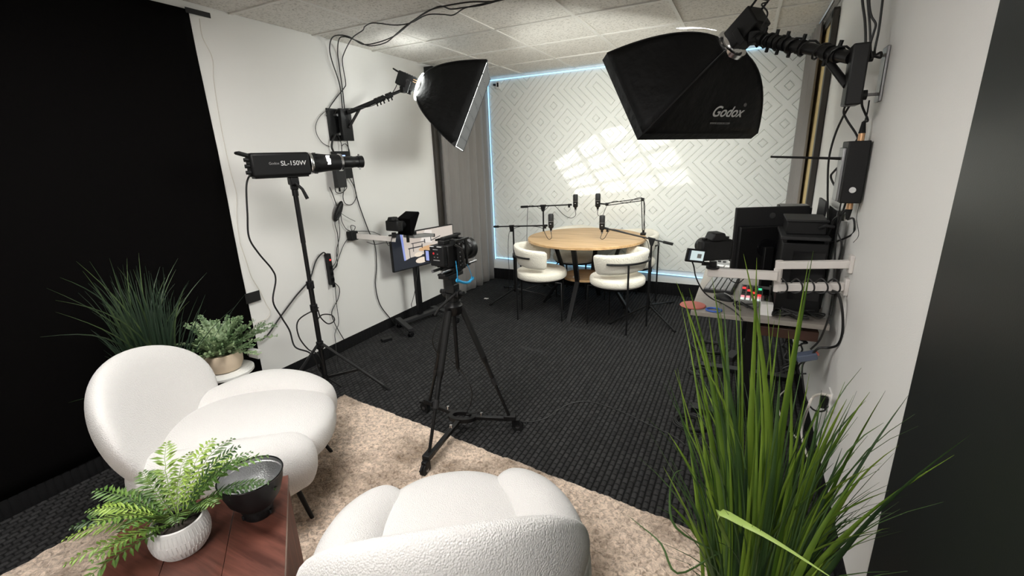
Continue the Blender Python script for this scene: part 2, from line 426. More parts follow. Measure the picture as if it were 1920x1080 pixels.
# ceiling with lay-in tiles and bars
PIT = 0.6166
xl = [XL] + [-2.3716 + PIT * k for k in range(5)] + [XR]
yl_ = [3.2835 + PIT * k for k in range(-8, 3)]; yl_ = [YF] + [y for y in yl_ if y > YF + 0.05] + [YB]
ceiling = struct(slab('ceiling', ((XL + XR) / 2, ym, H + 0.045), (XR - XL + 0.1, yl, 0.05), 'ceiling_bar'))
lamps = [(-1.4466, 0.817, 0), (-0.2135, -1.0325, 1)]
tm = {}
for i in range(len(xl) - 1):
    for j in range(len(yl_) - 1):
        a, b, c, d = xl[i], xl[i + 1], yl_[j], yl_[j + 1]
        if any(abs((a + b) / 2 - lx) < 0.2 and abs((c + d) / 2 - ly) < 0.45 for lx, ly, _ in lamps): continue
        k = (round(b - a, 3), round(d - c, 3))
        cx, cy = (a + b) / 2, (c + d) / 2
        if k not in tm:
            o = MB().box((0, 0, 0), (b - a - 0.012, d - c - 0.012, 0.014)).build('ceiling_tile', 'ceiling_tile', ceiling, bevel=0.002, smooth=False)
            for q in o.data.vertices: q.co += ORG[ceiling.name]
            tm[k] = o
        else:
            o = tm[k].copy(); COL.objects.link(o)
        o.location = V((cx, cy, H + 0.013 + rnd.uniform(-0.001, 0.002))) - ORG[ceiling.name]
        o.rotation_euler = (rnd.uniform(-0.003, 0.003), rnd.uniform(-0.003, 0.003), 0)
for x in xl[1:-1]: MB().box((x, ym, H + 0.009), (0.022, YB - YF, 0.02)).build('grid_bar', 'ceiling_bar', ceiling, smooth=False)
for y in yl_[1:-1]: MB().box(((XL + XR) / 2, y, H + 0.0085), (XR - XL, 0.022, 0.02)).build('grid_bar', 'ceiling_bar', ceiling, smooth=False)
for lx, ly, k in lamps:
    t = thing('ceiling_light', ['lit recessed ceiling panel above the lounge chairs', 'lit recessed ceiling panel behind the camera near the right wall'][k], 'light', (lx, ly, H - 0.006))
    mb = MB()
    for sx in (-1, 1): mb.box((lx + sx * 0.292, ly, H), (0.022, 1.215, 0.02)); mb.box((lx, ly + sx * 0.597, H), (0.6, 0.022, 0.02))
    mb.build('frame', 'ceiling_bar', t, smooth=False)
    MB().box((lx, ly, H + 0.006), (0.565, 1.175, 0.006)).build('diffuser', 'lit_panel', t, smooth=False)
# carved geometric wall panels: every groove is cut into the surface
T = 0.1625; NC, NR = 20, 13; PX0 = -2.81; PZ0 = 0.29
ori = [[(i + j) % 2 if rnd.random() > 0.27 else rnd.randint(0, 1) for j in range(NR)] for i in range(NC)]
g = 0.0062; dep = 0.0105
lev = [(0.0, 0)]
for k in range(4):
    u = T * (0.25 + 0.5 * k)
    lev += [(u - g, 0), (u, 1), (u + g, 0)]
lev.append((2 * T, 0))
def tile(mb, x0, z0, flip):
    yf = YB - 0.012
    def P(a, b, d): return ((x0 + (T - a if flip else a)), yf + d * dep, z0 + b)
    def ends(u):
        return ((u, 0), (0, u)) if u <= T else ((T, u - T), (u - T, T))
    for (u0, d0), (u1, d1) in zip(lev, lev[1:]):
        a0, b0 = ends(u0); a1, b1 = ends(u1)
        poly = [P(*a0, d0)]
        if u0 < T < u1: poly.append(P(T, 0, d0))
        poly += [P(*a1, d1), P(*b1, d1)]
        if u0 < T < u1: poly.append(P(0, T, d0))
        poly.append(P(*b0, d0))
        q = [poly[0]]
        for p in poly[1:]:
            if (V(p) - V(q[-1])).length > 1e-6 and (V(p) - V(q[0])).length > 1e-6: q.append(p)
        if len(q) > 2: mb.add(q, [tuple(range(len(q)))])
for ci in range(0, NC, 5):
    for r0, r1 in ((0, 4), (4, 8), (8, 13)):
        mb = MB()
        for i in range(ci, ci + 5):
            for j in range(r0, r1): tile(mb, PX0 + i * T, PZ0 + j * T, ori[i][j])
        xa, xb, za, zb = PX0 + ci * T, PX0 + (ci + 5) * T, PZ0 + r0 * T, PZ0 + r1 * T
        for (p, q_) in (((xa, za), (xb, za)), ((xb, za), (xb, zb)), ((xb, zb), (xa, zb)), ((xa, zb), (xa, za))):
            mb.add([(p[0], YB - 0.012, p[1]), (q_[0], YB - 0.012, q_[1]), (q_[0], YB, q_[1]), (p[0], YB, p[1])], [(0, 1, 2, 3)])
        me = mb
        o = me.build('wall_panel', 'panel_white', wall_back, smooth=False)
# led strip round the panel
led = thing('led_strip', 'pale blue glowing light strip edging the carved white wall', 'light strip', (-1.2, YB - 0.03, 0.25))
yq = YB - 0.022; zt = PZ0 + NR * T + 0.012; x_l = PX0 - 0.012; zb_ = 0.272
MB().tube([(x_l, yq, zt), (XR - 0.13, yq, zt)], 0.0042, 8).build('top_run', 'led_cyan', led)
MB().tube([(x_l, yq, zt), (x_l, yq, zb_)], 0.0042, 8).build('side_run', 'led_cyan', led)
MB().tube([(x_l, yq, zb_ + 0.02), (-0.55, yq, zb_ - 0.03), (XR - 0.13, yq, zb_ - 0.055)], 0.0045, 8).build('bottom_run', 'led_cyan', led)
# black cloth backdrop taped to the left wall
bd = thing('black_backdrop', 'large black cloth backdrop taped flat over the left wall', 'backdrop', (XL + 0.006, 0, 0.1))
mb = MB(); ny, nz = 60, 30; vs = []; fs = []
for i in range(ny + 1):
    for j in range(nz + 1):
        y = YF + 0.02 + (1.793 - YF - 0.02) * i / ny; z = 0.098 + (2.405 - 0.098) * j / nz
        vs.append((XL + 0.008 + 0.003 * math.sin(y * 9 + z * 2) * math.sin(z * 3 + 1) + 0.002 * rnd.random(), y + (0.004 * math.sin(z * 5) if i == ny else 0), z))
for i in range(ny):
    for j in range(nz): a = i * (nz + 1) + j; fs.append((a, a + nz + 1, a + nz + 2, a + 1))
mb.add(vs, fs); mb.build('cloth', 'black_cloth', bd, solid=0.004)
for (u0, v0, u1, v1) in ((350, 14, 392, 33), (461, 550, 487, 564)):
    a = wl(u0, v0, 0.018); b = wl(u1, v1, 0.018)
    MB().box(((a + b) / 2), (0.003, abs(b.y - a.y) + 0.02, abs(a.z - b.z) * 0.8 + 0.008)).build('tape', 'black_tape', bd, smooth=False)
rp = MB().box((XR - 0.004, (YF + 1.418) / 2, 1.22), (0.008, 1.418 - YF, 2.43)).build('dark_panel', 'dark_paint', smooth=False)
tag(rp, 'tall dark grey green panel covering the near right wall', 'wall panel')
# left curtain along the wall, with rod and dark edge post
cu = thing('curtain', 'grey floor length curtain with soft folds on left wall beside the carved panels', 'curtain', (XL + 0.08, 4.6, 0.02))
def sheet(y0, y1, x0, amp, folds, z0, z1, seed, lean=0.0):
    r = random.Random(seed); vs = []; fs = []; n = folds * 10; m = 24
    ph = [r.uniform(-0.5, 0.5) for _ in range(8)]
    for i in range(n + 1):
        t = i / n
        for j in range(m + 1):
            s = j / m; z = z0 + (z1 - z0) * s
            a = amp * (1.15 - 0.35 * s)
            x = x0 + a * math.sin(2 * PI * folds * t + 0.8 * math.sin(3 * t * PI + ph[0]) + 0.25 * s * ph[1]) + 0.3 * a * math.sin(2 * PI * folds * 2.3 * t + ph[2] + s)
            vs.append((x, y0 + (y1 - y0) * t + lean * (1 - s) * (1 - t), z + (0.006 * math.sin(t * 17) if j == 0 else 0)))
    for i in range(n):
        for j in range(m): a = i * (m + 1) + j; fs.append((a, a + m + 1, a + m + 2, a + 1))
    return MB().add(vs, fs)
sheet(4.09, 5.06, XL + 0.075, 0.020, 5, 0.015, 2.375, 3).build('cloth', 'curtain', cu, solid=0.003)
rod = MB().cyl((XL + 0.08, 3.98, 2.39), (XL + 0.08, 5.08, 2.39), 0.010, n=12)
rod.build('rod', 'black_metal', cu)
MB().box((XL + 0.05, 4.0, 2.39), (0.1, 0.04, 0.06)).box((XL + 0.09, 3.985, 2.385), (0.035, 0.03, 0.035)).build('rod_bracket', 'black_metal', cu, bevel=0.004)
struct(MB().box((XL + 0.02, 4.055, 1.215), (0.04, 0.055, 2.32)).build('trim_1', 'window_brown', bevel=0.004))
# right curtain and window
cu2 = thing('curtain', 'grey curtain hanging beside the yellowish window shade on right wall', 'curtain', (XR - 0.07, 4.6, 0.02))
sheet(4.27, 5.06, XR - 0.065, 0.020, 6, 0.015, 2.40, 9).build('cloth', 'curtain', cu2, solid=0.003)
MB().cyl((XR - 0.06, 3.75, 2.412), (XR - 0.06, 5.08, 2.412), 0.010, n=12).build('rod', 'chrome', cu2)
win = struct(MB().box((XR - 0.006, 4.40, 1.5), (0.02, 0.98, 1.7)).build('window_1', 'window_brown', bevel=0.002))
MB().box((XR - 0.022, 3.93, 1.5), (0.035, 0.07, 1.78)).build('frame_post', 'window_brown', win, bevel=0.004)
MB().box((XR - 0.022, 4.40, 2.37), (0.035, 1.0, 0.06)).build('frame_head', 'window_brown', win, bevel=0.004)
MB().box((XR - 0.020, 4.42, 1.5), (0.010, 0.90, 1.70)).build('roller_shade', 'shade_yellow', win, smooth=False)
# small sensor by the curtain top
sn = thing('motion_sensor', 'tiny white sensor box with black front at panel top corner', 'sensor', yy(932, 158, YB - 0.02))
p = yy(934, 160, YB - 0.03)
MB().box(p, (0.05, 0.03, 0.08)).build('housing', 'white_plastic', sn, bevel=0.006)
MB().box(p + V((0.003, -0.017, 0.004)), (0.02, 0.006, 0.045)).build('lens', 'black_gloss', sn, bevel=0.002)
MB().cyl(p + V((-0.06, 0, 0.012)), p + V((-0.02, 0, 0.005)), 0.012, n=10).build('bracket', 'black_plastic', sn)
# rug
def build_rug():
    r = random.Random(2)
    o = V((-2.33, 1.965, 0)); ex = V((2.34, -0.26, 0)).normalized(); ey = V((-ex.y, ex.x, 0)) * -1
    W, D = 2.62, 2.7; nx, ny = 250, 250
    from mathutils import noise
    vs = []; fs = []
    for i in range(nx + 1):
        for j in range(ny + 1):
            a, b = i / nx * W, j / ny * D
            ed = min(a, W - a, b, D - b)
            p = o + ex * a + ey * b
            if ed < 0.03:
                wv = 0.012 * noise.noise(V((p.x * 6, p.y * 6, 1))) + 0.008 * noise.noise(V((p.x * 30, p.y * 30, 2)))
                p += (ex + ey) * wv
            h = 0.017 + 0.008 * noise.noise(V((p.x * 22, p.y * 30, 5))) + 0.006 * noise.noise(V((p.x * 60, p.y * 60, 3)))
            p.z = max(0.001, h * min(1, ed / 0.02 + 0.03))
            vs.append(p)
    for i in range(nx):
        for j in range(ny): q = i * (ny + 1) + j; fs.append((q, q + 1, q + ny + 2, q + ny + 1))
    ob = MB().add(vs, fs).build('rug', 'rug', angle=180)
    return tag(ob, 'beige and brown shaggy wool rug under the lounge chairs', 'rug')
build_rug()
# tape marks on the carpet
for n, (u0, v0, u1, v1, lab) in enumerate(((978, 651, 1020, 660, 'short strip of grey tape on the carpet behind the camera tripod'), (1068, 614, 1195, 641, 'long strip of grey tape on carpet in front of round table'))):
    a = fl(u0, v0, 0.002); b = fl(u1, v1, 0.002); d = (b - a)
    o = MB(TR((a + b) / 2, d)).box((0, 0, 0), (0.045, d.length, 0.003)).build('floor_tape', 'charcoal', smooth=False)
    tag(o, lab, 'tape')
p = fl(912, 560, 0.006); tag(MB(TR(p, (1, 0.1, 0))).box((0, 0, 0), (0.025, 0.05, 0.012)).build('paper_scrap', 'white_plastic', bevel=0.003), 'small white scrap lying on the dark carpet beside mic stand', 'scrap')
# ------------------------------------------------------------------ lounge chairs
def lounge_chair():
    t = thing('lounge_chair', None, None)
    # seat: thick round cushion, slightly domed and pushed forward
    mb = MB().ell((0, 0.03, 0.315), (0.35, 0.375, 0.115), nu=64, nv=28, p=2.25, q=2.6)
    for p in mb.v:
        if p.z > 0.33: p.z += 0.02 * max(0, 1 - (p.x / 0.36) ** 2) * (0.6 + p.y)
    mb.build('seat_cushion', 'boucle', t, angle=180)
    for s in (-1, 1):
        path = [(s * 0.17, 0.325, 0.30), (s * 0.25, 0.265, 0.325), (s * 0.31, 0.16, 0.345), (s * 0.335, 0.02, 0.36), (s * 0.315, -0.12, 0.35), (s * 0.25, -0.25, 0.335), (s * 0.14, -0.32, 0.32)]
        sp = spline(path, 8); n = len(sp); rr = []
        for i in range(n):
            u = i / (n - 1); r = 0.088 + 0.034 * math.sin(PI * min(1, u * 1.15) ** 0.9)
            e = min(u, 1 - u) / 0.16
            if e < 1: r *= math.sqrt(max(0.0004, 1 - (1 - e) ** 2))
            rr.append(r)
        a = MB().tube(sp, rr, 28)
        for p in a.v:                       # deep lobe: stretched downwards to the base
            if p.z < 0.37: p.z = 0.37 - (0.37 - p.z) * 1.4
            p.z = max(p.z, 0.205)
        a.build('armrest', 'boucle', t, angle=180)
    b = MB().ell((0, 0, 0), (0.385, 0.105, 0.300), nu=64, nv=32, p=2.0, q=2.0)
    for p in b.v:
        f = (p.y + 0.105) / 0.21
        p.y += 0.75 * p.x * p.x - 0.045 * f * max(0, 1 - (p.x / 0.385) ** 2 - (p.z / 0.300) ** 2) + 0.25 * p.z * p.z
    R = Matrix.Rotation(math.radians(17), 3, 'X')
    b.v = [R @ p + V((0, -0.365, 0.475)) for p in b.v]
    b.build('backrest', 'boucle', t, angle=180)
    for sx in (-1, 1):
        for sy in (-1, 1):
            MB().cyl((sx * 0.19, sy * 0.22, 0.24), (sx * 0.245, sy * 0.305, 0.0), 0.014, 0.009, 12).build('leg', 'black_metal', t)
    return t
ch = lounge_chair()
ch.location = (-1.985, 1.075, 0.014); ch.rotation_euler.z = math.atan2(-0.787, 0.617)
tag(ch, 'white boucle lounge chair facing the room beside the black backdrop', 'chair', 'white lounge chairs')
c2 = copy_tree(ch); c2.location = (-0.68, 0.875, 0.014); c2.rotation_euler.z = math.atan2(0.58, 0.81)
for o in c2.children:
    if o.name.startswith('backrest'): o.location = (0, 0.045, 0.05)
c2.scale = (0.92, 0.97, 1.0)
tag(c2, 'white boucle lounge chair seen from behind at the front of the rug', 'chair', 'white lounge chairs')
# ------------------------------------------------------------------ wooden side table
TZ = 0.5
A = V((-1.329, 0.835, TZ)); Bc = V((-1.62, 0.477, TZ)); e1 = (Bc - A); e2 = V((e1.y, -e1.x, 0)).normalized()
if e2.dot(V((-1.032, 0.533, TZ)) - A) < 0: e2 = -e2
W = e1.length; e1n = e1.normalized(); D = 0.52
tc_ = A + e1 * 0.5 + e2 * D / 2
tb = thing('side_table', 'reddish brown wooden box side table holding fern and lamp reflector', 'table', (tc_.x, tc_.y, 0))
Mt = Matrix((e1n, e2, V((0, 0, 1)))).transposed().to_4x4(); Mt.translation = (tc_.x, tc_.y, 0)
if Mt.determinant() < 0: pass
MB(Mt).box((0, 0, TZ - 0.24), (W - 0.012, D - 0.012, 0.44)).build('body', 'mahogany_side', tb, bevel=0.002)
npl = 3
for k in range(npl):
    w_ = W / npl
    MB(Mt).box((-W / 2 + w_ * (k + 0.5), 0, TZ - 0.011), (w_ - 0.0012, D, 0.022)).build('plank', 'mahogany', tb, bevel=0.0012)
MB(Mt).box((0, 0, 0.0275), (W - 0.04, D - 0.04, 0.027)).build('plinth', 'mahogany_side', tb)
# ------------------------------------------------------------------ lamp reflector bowl on the table
bp_ = V((-1.255, 0.672, TZ))
rf = thing('lamp_reflector', 'black bowl shaped lamp reflector with silver inside on wooden table', 'reflector', bp_)
MB().lathe([(0.038, 0.0), (0.041, 0.004), (0.041, 0.026), (0.046, 0.03), (0.046, 0.038), (0.052, 0.044), (0.072, 0.072), (0.084, 0.11), (0.089, 0.14), (0.0895, 0.1425)], o=bp_, n=48, caps=False).build('shell', 'black_plastic', rf)
MB().lathe([(0.003, 0.047), (0.049, 0.047), (0.069, 0.075), (0.080, 0.11), (0.0835, 0.128), (0.087, 0.130), (0.0875, 0.1435)], o=bp_, n=48, caps=False).build('silver_lining', 'silver_hammered', rf)
MB().tube([bp_ + V((0.0885 * math.cos(a), 0.0885 * math.sin(a), 0.143)) for a in [2 * PI * k / 48 for k in range(48)]], 0.0022, 6, closed=True).build('rim', 'black_gloss', rf)
for a in (0.3, 2.4, 4.5): MB().box(bp_ + V((0.042 * math.cos(a), 0.042 * math.sin(a), 0.014)), (0.01, 0.01, 0.014), Matrix.Rotation(a, 3, 'Z')).build('lug', 'black_plastic', rf, bevel=0.002)
# ------------------------------------------------------------------ fern in ribbed white pot
pp = V((-1.335, 0.498, TZ))
fp = thing('potted_fern', 'green fern in small ribbed white bowl pot on wooden table', 'plant', pp)
prof = [(0.040, 0.0), (0.056, 0.004), (0.070, 0.030), (0.0735, 0.055), (0.070, 0.078), (0.064, 0.096), (0.060, 0.098), (0.058, 0.094), (0.060, 0.080)]
pot = MB().lathe(prof, o=pp, n=56).build('pot', 'pot_white', fp)
mb = MB()
for row, (z0, z1) in enumerate(((0.012, 0.034), (0.038, 0.060), (0.064, 0.088))):
    for k in range(46):
        a = 2 * PI * (k + 0.5 * (row % 2)) / 46
        def rz(z):
            for (r0, q0), (r1, q1) in zip(prof, prof[1:]):
                if q0 <= z <= q1: return r0 + (r1 - r0) * (z - q0) / (q1 - q0)
            return 0.06
        mb.tube([pp + V((rz(z) * math.cos(a), rz(z) * math.sin(a), z)) for z in (z0, (z0 + z1) / 2, z1)], 0.0017, 5)
stuff(mb.build('ridges', 'pot_white', pot))
MB().lathe([(0.0, 0.084), (0.03, 0.086), (0.061, 0.080)], o=pp, n=24).build('soil', 'soil', fp)
def frond(base, az, L, rise, droop, m, parent, r, lw=0.034, name='frond'):
    d = V((math.cos(az), math.sin(az), 0)); side = V((-d.y, d.x, 0)); mb = MB(); n = 18; pts = []
    for i in range(n + 1):
        t = i / n
        pts.append(V(base) + d * (L * (0.25 * t + 0.75 * t ** 1.3)) + V((0, 0, rise * L * (t - droop * t ** 2.6))) + side * 0.05 * L * math.sin(t * 3) * r.uniform(0.8, 1.2))
    mb.tube(pts, [0.0016 * (1 - 0.7 * i / n) for i in range(n + 1)], 5)
    for i in range(3, n + 1):
        t = i / n; tan = (pts[i] - pts[i - 1]).normalized()
        sd = tan.cross(V((0, 0, 1))).normalized(); up = sd.cross(tan)
        ll = lw * (math.sin(PI * min(1, (t - 0.08) * 0.95)) ** 0.7 + 0.12) * r.uniform(0.85, 1.1)
        if t > 0.93: ll *= 0.6
        for s in (-1, 1):
            dd = (sd * s + tan * 0.55 - up * 0.12 + V((0, 0, r.uniform(-0.15, 0.1)))).normalized()
            nn = up; wv = tan * (0.0052 + 0.10 * ll)
            a = pts[i]; b = a + dd * ll
            mid = a + dd * ll * 0.45
            mb.add([a, mid + wv * 0.62 + nn * 0.002, b, mid - wv * 0.5 + nn * 0.002, mid - nn * 0.0025], [(0, 1, 4), (1, 2, 4), (2, 3, 4), (3, 0, 4)])
    return mb.build(name, m, parent, angle=180)
r = random.Random(8)
for k in range(42):
    az = 2 * PI * k / 42 * 1.0 + r.uniform(-0.25, 0.25)
    ring = k % 3
    if ring < 2 and abs((az + 0.36 + PI) % (2 * PI) - PI) < 0.95: continue
    L = (0.22, 0.20, 0.15)[ring] * r.uniform(0.85, 1.15)
    frond(pp + V((0.018 * math.cos(az), 0.018 * math.sin(az), 0.085)), az, L, (0.45, 0.8, 1.25)[ring] * r.uniform(0.8, 1.2), (0.75, 0.5, 0.35)[ring], 'fern' if r.random() < 0.65 else 'fern_dark', fp, r)
# ------------------------------------------------------------------ grasses
def blade_pts(base, tip, bend, n=9):
    base = V(base); tip = V(tip); out = []
    h = V((tip.x - base.x, tip.y - base.y, 0))
    for i in range(n + 1):
        t = i / n
        q = t ** (1.0 + bend)
        out.append(V((base.x + h.x * q, base.y + h.y * q, base.z + (tip.z - base.z) * (t + 0.22 * bend * math.sin(PI * t)))))
    return out
def blade_mesh(mb, pts, w, fold=0.25, face=None):
    n = len(pts) - 1; vs = []; fs = []
    for i, p in enumerate(pts):
        t = i / n; tan = (pts[min(i + 1, n)] - pts[max(i - 1, 0)]).normalized()
        sd = tan.cross(face if face else V((0.3, -1, 0.25)))
        if sd.length < 1e-4: sd = V((1, 0, 0))
        sd.normalize(); nn = sd.cross(tan)
        ww = w * (0.75 + 0.25 * math.sin(PI * min(t * 1.6, 1))) * (1 - max(0, (t - 0.35) / 0.65) ** 1.6) + 0.0006
        vs += [p - sd * ww / 2, p + nn * ww * fold, p + sd * ww / 2]
    for i in range(n):
        for j in range(2): fs.append((3 * i + j, 3 * i + 1 + j, 3 * i + 4 + j, 3 * i + 3 + j))
    return mb.add(vs, fs)
# tall grass by the right wall
gx, gy = 0.135, 1.22
gp = thing('tall_grass_plant', 'tall bright green artificial grass standing by the right wall', 'plant', (gx, gy, 0))
MB().lathe([(0.09, 0.0), (0.10, 0.005), (0.125, 0.20), (0.130, 0.22), (0.122, 0.22), (0.118, 0.19)], o=(gx, gy, 0), n=32).build('pot', 'black_plastic', gp)
MB().lathe([(0.0, 0.195), (0.06, 0.198), (0.119, 0.19)], o=(gx, gy, 0), n=24).build('soil', 'soil', gp)
r = random.Random(21)
tips = [(1268, 528, 1.30, .012), (1279, 548, 1.30, .010), (1292, 540, 1.22, .016), (1297, 552, 1.2, .013), (1335, 520, 1.28, .014), (1348, 560, 1.3, .012), (1394, 476, 1.18, .017), (1419, 483, 1.18, .019), (1376, 540, 1.35, .008), (1385, 545, 1.38, .008), (1438, 560, 1.35, .007),
        (1452, 600, 1.3, .010), (1525, 470, 1.2, .013), (1516, 490, 1.33, .014), (1478, 620, 1.3, .010), (1500, 600, 1.33, .009), (1588, 748, 1.12, .020), (1653, 868, 1.02, .013), (1668, 990, 0.97, .010), (1592, 878, 1.05, .008), (1600, 890, 1.1, .007), (1262, 755, 1.3, .010), (1270, 690, 1.33, .010),
        (1278, 575, 1.36, .009), (1330, 660, 1.3, .012), (1420, 640, 1.28, .012), (1350, 700, 1.3, .010), (1405, 700, 1.25, .020), (1455, 700, 1.26, .012), (1310, 700, 1.3, .014), (1322, 755, 1.25, .016), (1540, 760, 1.2, .010), (1518, 700, 1.3, .010), (1557, 900, 1.15, .009), (1470, 770, 1.2, .012)]
for (u, v, y, wd) in tips:
    tp = yy(u, v, y); a = r.uniform(0, 2 * PI); q = r.uniform(0.02, 0.10)
    bs = V((gx + 0.5 * (tp.x - gx) * 0.5 + q * math.cos(a) * 0.8, gy + 0.1 * (tp.y - gy) + q * math.sin(a), 0.2))
    mb = MB(); blade_mesh(mb, blade_pts(bs, tp, r.uniform(0.15, 0.5), 12), wd * 1.15, 0.22)
    mb.build('blade', 'blade_bright', gp, angle=180)
for k in range(95):
    a = r.uniform(0, 2 * PI); q = math.sqrt(r.random()) * 0.115
    bs = V((gx + q * math.cos(a), gy + q * math.sin(a), 0.2))
    hgt = r.uniform(0.3, 0.85) if r.random() < 0.9 else r.uniform(0.85, 1.0)
    ln = r.uniform(0.02, 0.20)
    tp = V((gx + (q + ln) * math.cos(a) + r.uniform(-0.05, 0.05), gy + (q + ln) * math.sin(a) * 0.9 + r.uniform(-0.05, 0.05), 0.2 + hgt))
    tp.x = min(tp.x, XR - 0.03)
    mb = MB(); blade_mesh(mb, blade_pts(bs, tp, r.uniform(0.1, 0.7), 10), r.uniform(0.007, 0.021), 0.22, V((r.uniform(-0.6, 0.9), -1, 0.2)))
    mb.build('blade', 'blade_bright' if r.random() < 0.6 else 'blade_dark', gp, angle=180)
# bent lime blades crossing the front of the clump
mb = MB(); blade_mesh(mb, spline([(0.06, 1.13, 0.50), yy(1345, 962, 1.06), yy(1400, 985, 1.03), yy(1470, 1025, 0.99), yy(1570, 1090, 0.94)], 4), 0.020, 0.15, V((0.2, -0.5, 1))).build('blade', 'blade_pale', gp, angle=180)
mb = MB(); blade_mesh(mb, spline([(0.03, 1.15, 0.45), yy(1270, 1075, 1.1), yy(1240, 1020, 1.12), yy(1200, 985, 1.14), yy(1175, 965, 1.16)], 4), 0.006, 0.2).build('blade', 'blade_dark', gp, angle=180)
mb = MB(); blade_mesh(mb, spline([(0.04, 1.15, 0.45), yy(1268, 990, 1.12), yy(1256, 930, 1.14), yy(1264, 890, 1.15), yy(1280, 880, 1.16)], 4), 0.006, 0.2).build('blade', 'blade_dark', gp, angle=180)
mb = MB()
for k in range(230):
    a = r.uniform(0, 2 * PI); q = math.sqrt(r.random()) * 0.115
    bs = V((gx + q * math.cos(a), gy + q * math.sin(a), 0.2)); ln = r.uniform(0.02, 0.24)
    tp = V((gx + (q + ln) * math.cos(a), gy + (q + ln) * math.sin(a), 0.2 + r.uniform(0.2, 0.75))); tp.x = min(tp.x, XR - 0.02)
    blade_mesh(mb, blade_pts(bs, tp, r.uniform(0.2, 0.9), 7), r.uniform(0.003, 0.008), 0.2, V((r.uniform(-0.8, 0.8), -1, 0.2)))
stuff(mb.build('fine_grass', 'blade_dark', gp, angle=180))
# dark grass behind the left chair
hx, hy = -2.66, 1.09
gl = thing('grass_plant', 'dark green spiky grass plant in front of the black backdrop', 'plant', (hx, hy, 0))
MB().lathe([(0.09, 0.0), (0.10, 0.005), (0.12, 0.24), (0.125, 0.26), (0.118, 0.26), (0.113, 0.23)], o=(hx, hy, 0), n=32).build('pot', 'black_plastic', gl)
MB().lathe([(0.0, 0.235), (0.06, 0.24), (0.114, 0.23)], o=(hx, hy, 0), n=24).build('soil', 'soil', gl)
r = random.Random(4)
ltips = [(87, 540, 2.4), (143, 490, 2.5), (112, 520, 2.55), (104, 563, 2.3), (104, 585, 2.35), (75, 632, 2.2), (155, 508, 2.6), (205, 484, 2.6), (168, 490, 2.5), (238, 484, 2.7), (260, 474, 2.7), (334, 484, 2.75), (388, 511, 2.7), (300, 500, 2.75), (350, 556, 2.5), (355, 565, 2.45), (343, 558, 2.5), (310, 520, 2.7), (196, 668, 2.6), (128, 755, 2.52), (220, 500, 2.6), (230, 496, 2.6), (250, 505, 2.6), (330, 505, 2.75), (346, 540, 2.55)]
for (u, v, x) in ltips:
    tp = at(u, v, 'x', -x); a = r.uniform(0, 2 * PI)
    tp.x = max(tp.x, XL + 0.03)
    bs = V((hx + 0.06 * math.cos(a), hy + 0.06 * math.sin(a), 0.24))
    mb = MB(); blade_mesh(mb, blade_pts(bs, tp, r.uniform(0.4, 0.9), 12), r.uniform(0.007, 0.011), 0.2, V((1, -0.5, 0.2)))
    mb.build('blade', 'blade_dusty', gl, angle=180)
mb = MB()
for k in range(230):
    a = r.uniform(0, 2 * PI); q = math.sqrt(r.random()) * 0.09
    bs = V((hx + q * math.cos(a), hy + q * math.sin(a), 0.24)); ln = r.uniform(0.02, 0.42) * (1 if math.cos(a) > -0.3 else 0.35)
    if math.cos(a + 0.55) > 0.1: ln *= 0.3
    hh = r.uniform(0.45, 0.88) * (1 - 0.35 * (ln / 0.42))
    tp = V((hx + (q + ln) * math.cos(a), hy + (q + ln) * math.sin(a), 0.24 + hh)); tp.x = max(tp.x, XL + 0.03)
    blade_mesh(mb, blade_pts(bs, tp, r.uniform(0.3, 1.0), 8), r.uniform(0.004, 0.009), 0.2, V((1, r.uniform(-0.8, 0.3), 0.2)))
stuff(mb.build('fine_grass', 'blade_dusty', gl, angle=180))
# ------------------------------------------------------------------ leafy plant on a small stand
sx_, sy_ = -2.565, 1.375
st = thing('plant_stand', 'small white stand wrapped in clear plastic behind the left lounge chair', 'stand', (sx_, sy_, 0))
MB().lathe([(0.135, 0.40), (0.14, 0.405), (0.14, 0.418), (0.133, 0.422)], o=(sx_, sy_, 0), n=40).build('top', 'clear_plastic', st)
for k in range(3):
    a = 2 * PI * k / 3 + 0.5
    MB().box((sx_ + 0.10 * math.cos(a), sy_ + 0.10 * math.sin(a), 0.201), (0.028, 0.028, 0.402), Matrix.Rotation(a, 3, 'Z')).build('leg', 'white_plastic', st, bevel=0.003)
MB().box((sx_ + 0.02, sy_ + 0.17, 0.455), (0.09, 0.03, 0.05)).build('tag_board', 'white_plastic', st, bevel=0.002)
pq = V((sx_ - 0.01, sy_, 0.4225))
iv = thing('leafy_plant', 'small leaved grey green plant in round clay bowl on white stand', 'plant', pq)
MB().lathe([(0.055, 0.0), (0.082, 0.006), (0.098, 0.04), (0.10, 0.07), (0.092, 0.105), (0.086, 0.107), (0.084, 0.10)], o=pq, n=40).build('bowl', 'clay', iv)
MB().lathe([(0.0, 0.098), (0.05, 0.10), (0.086, 0.094)], o=pq, n=24).build('soil', 'soil', iv)
r = random.Random(31)
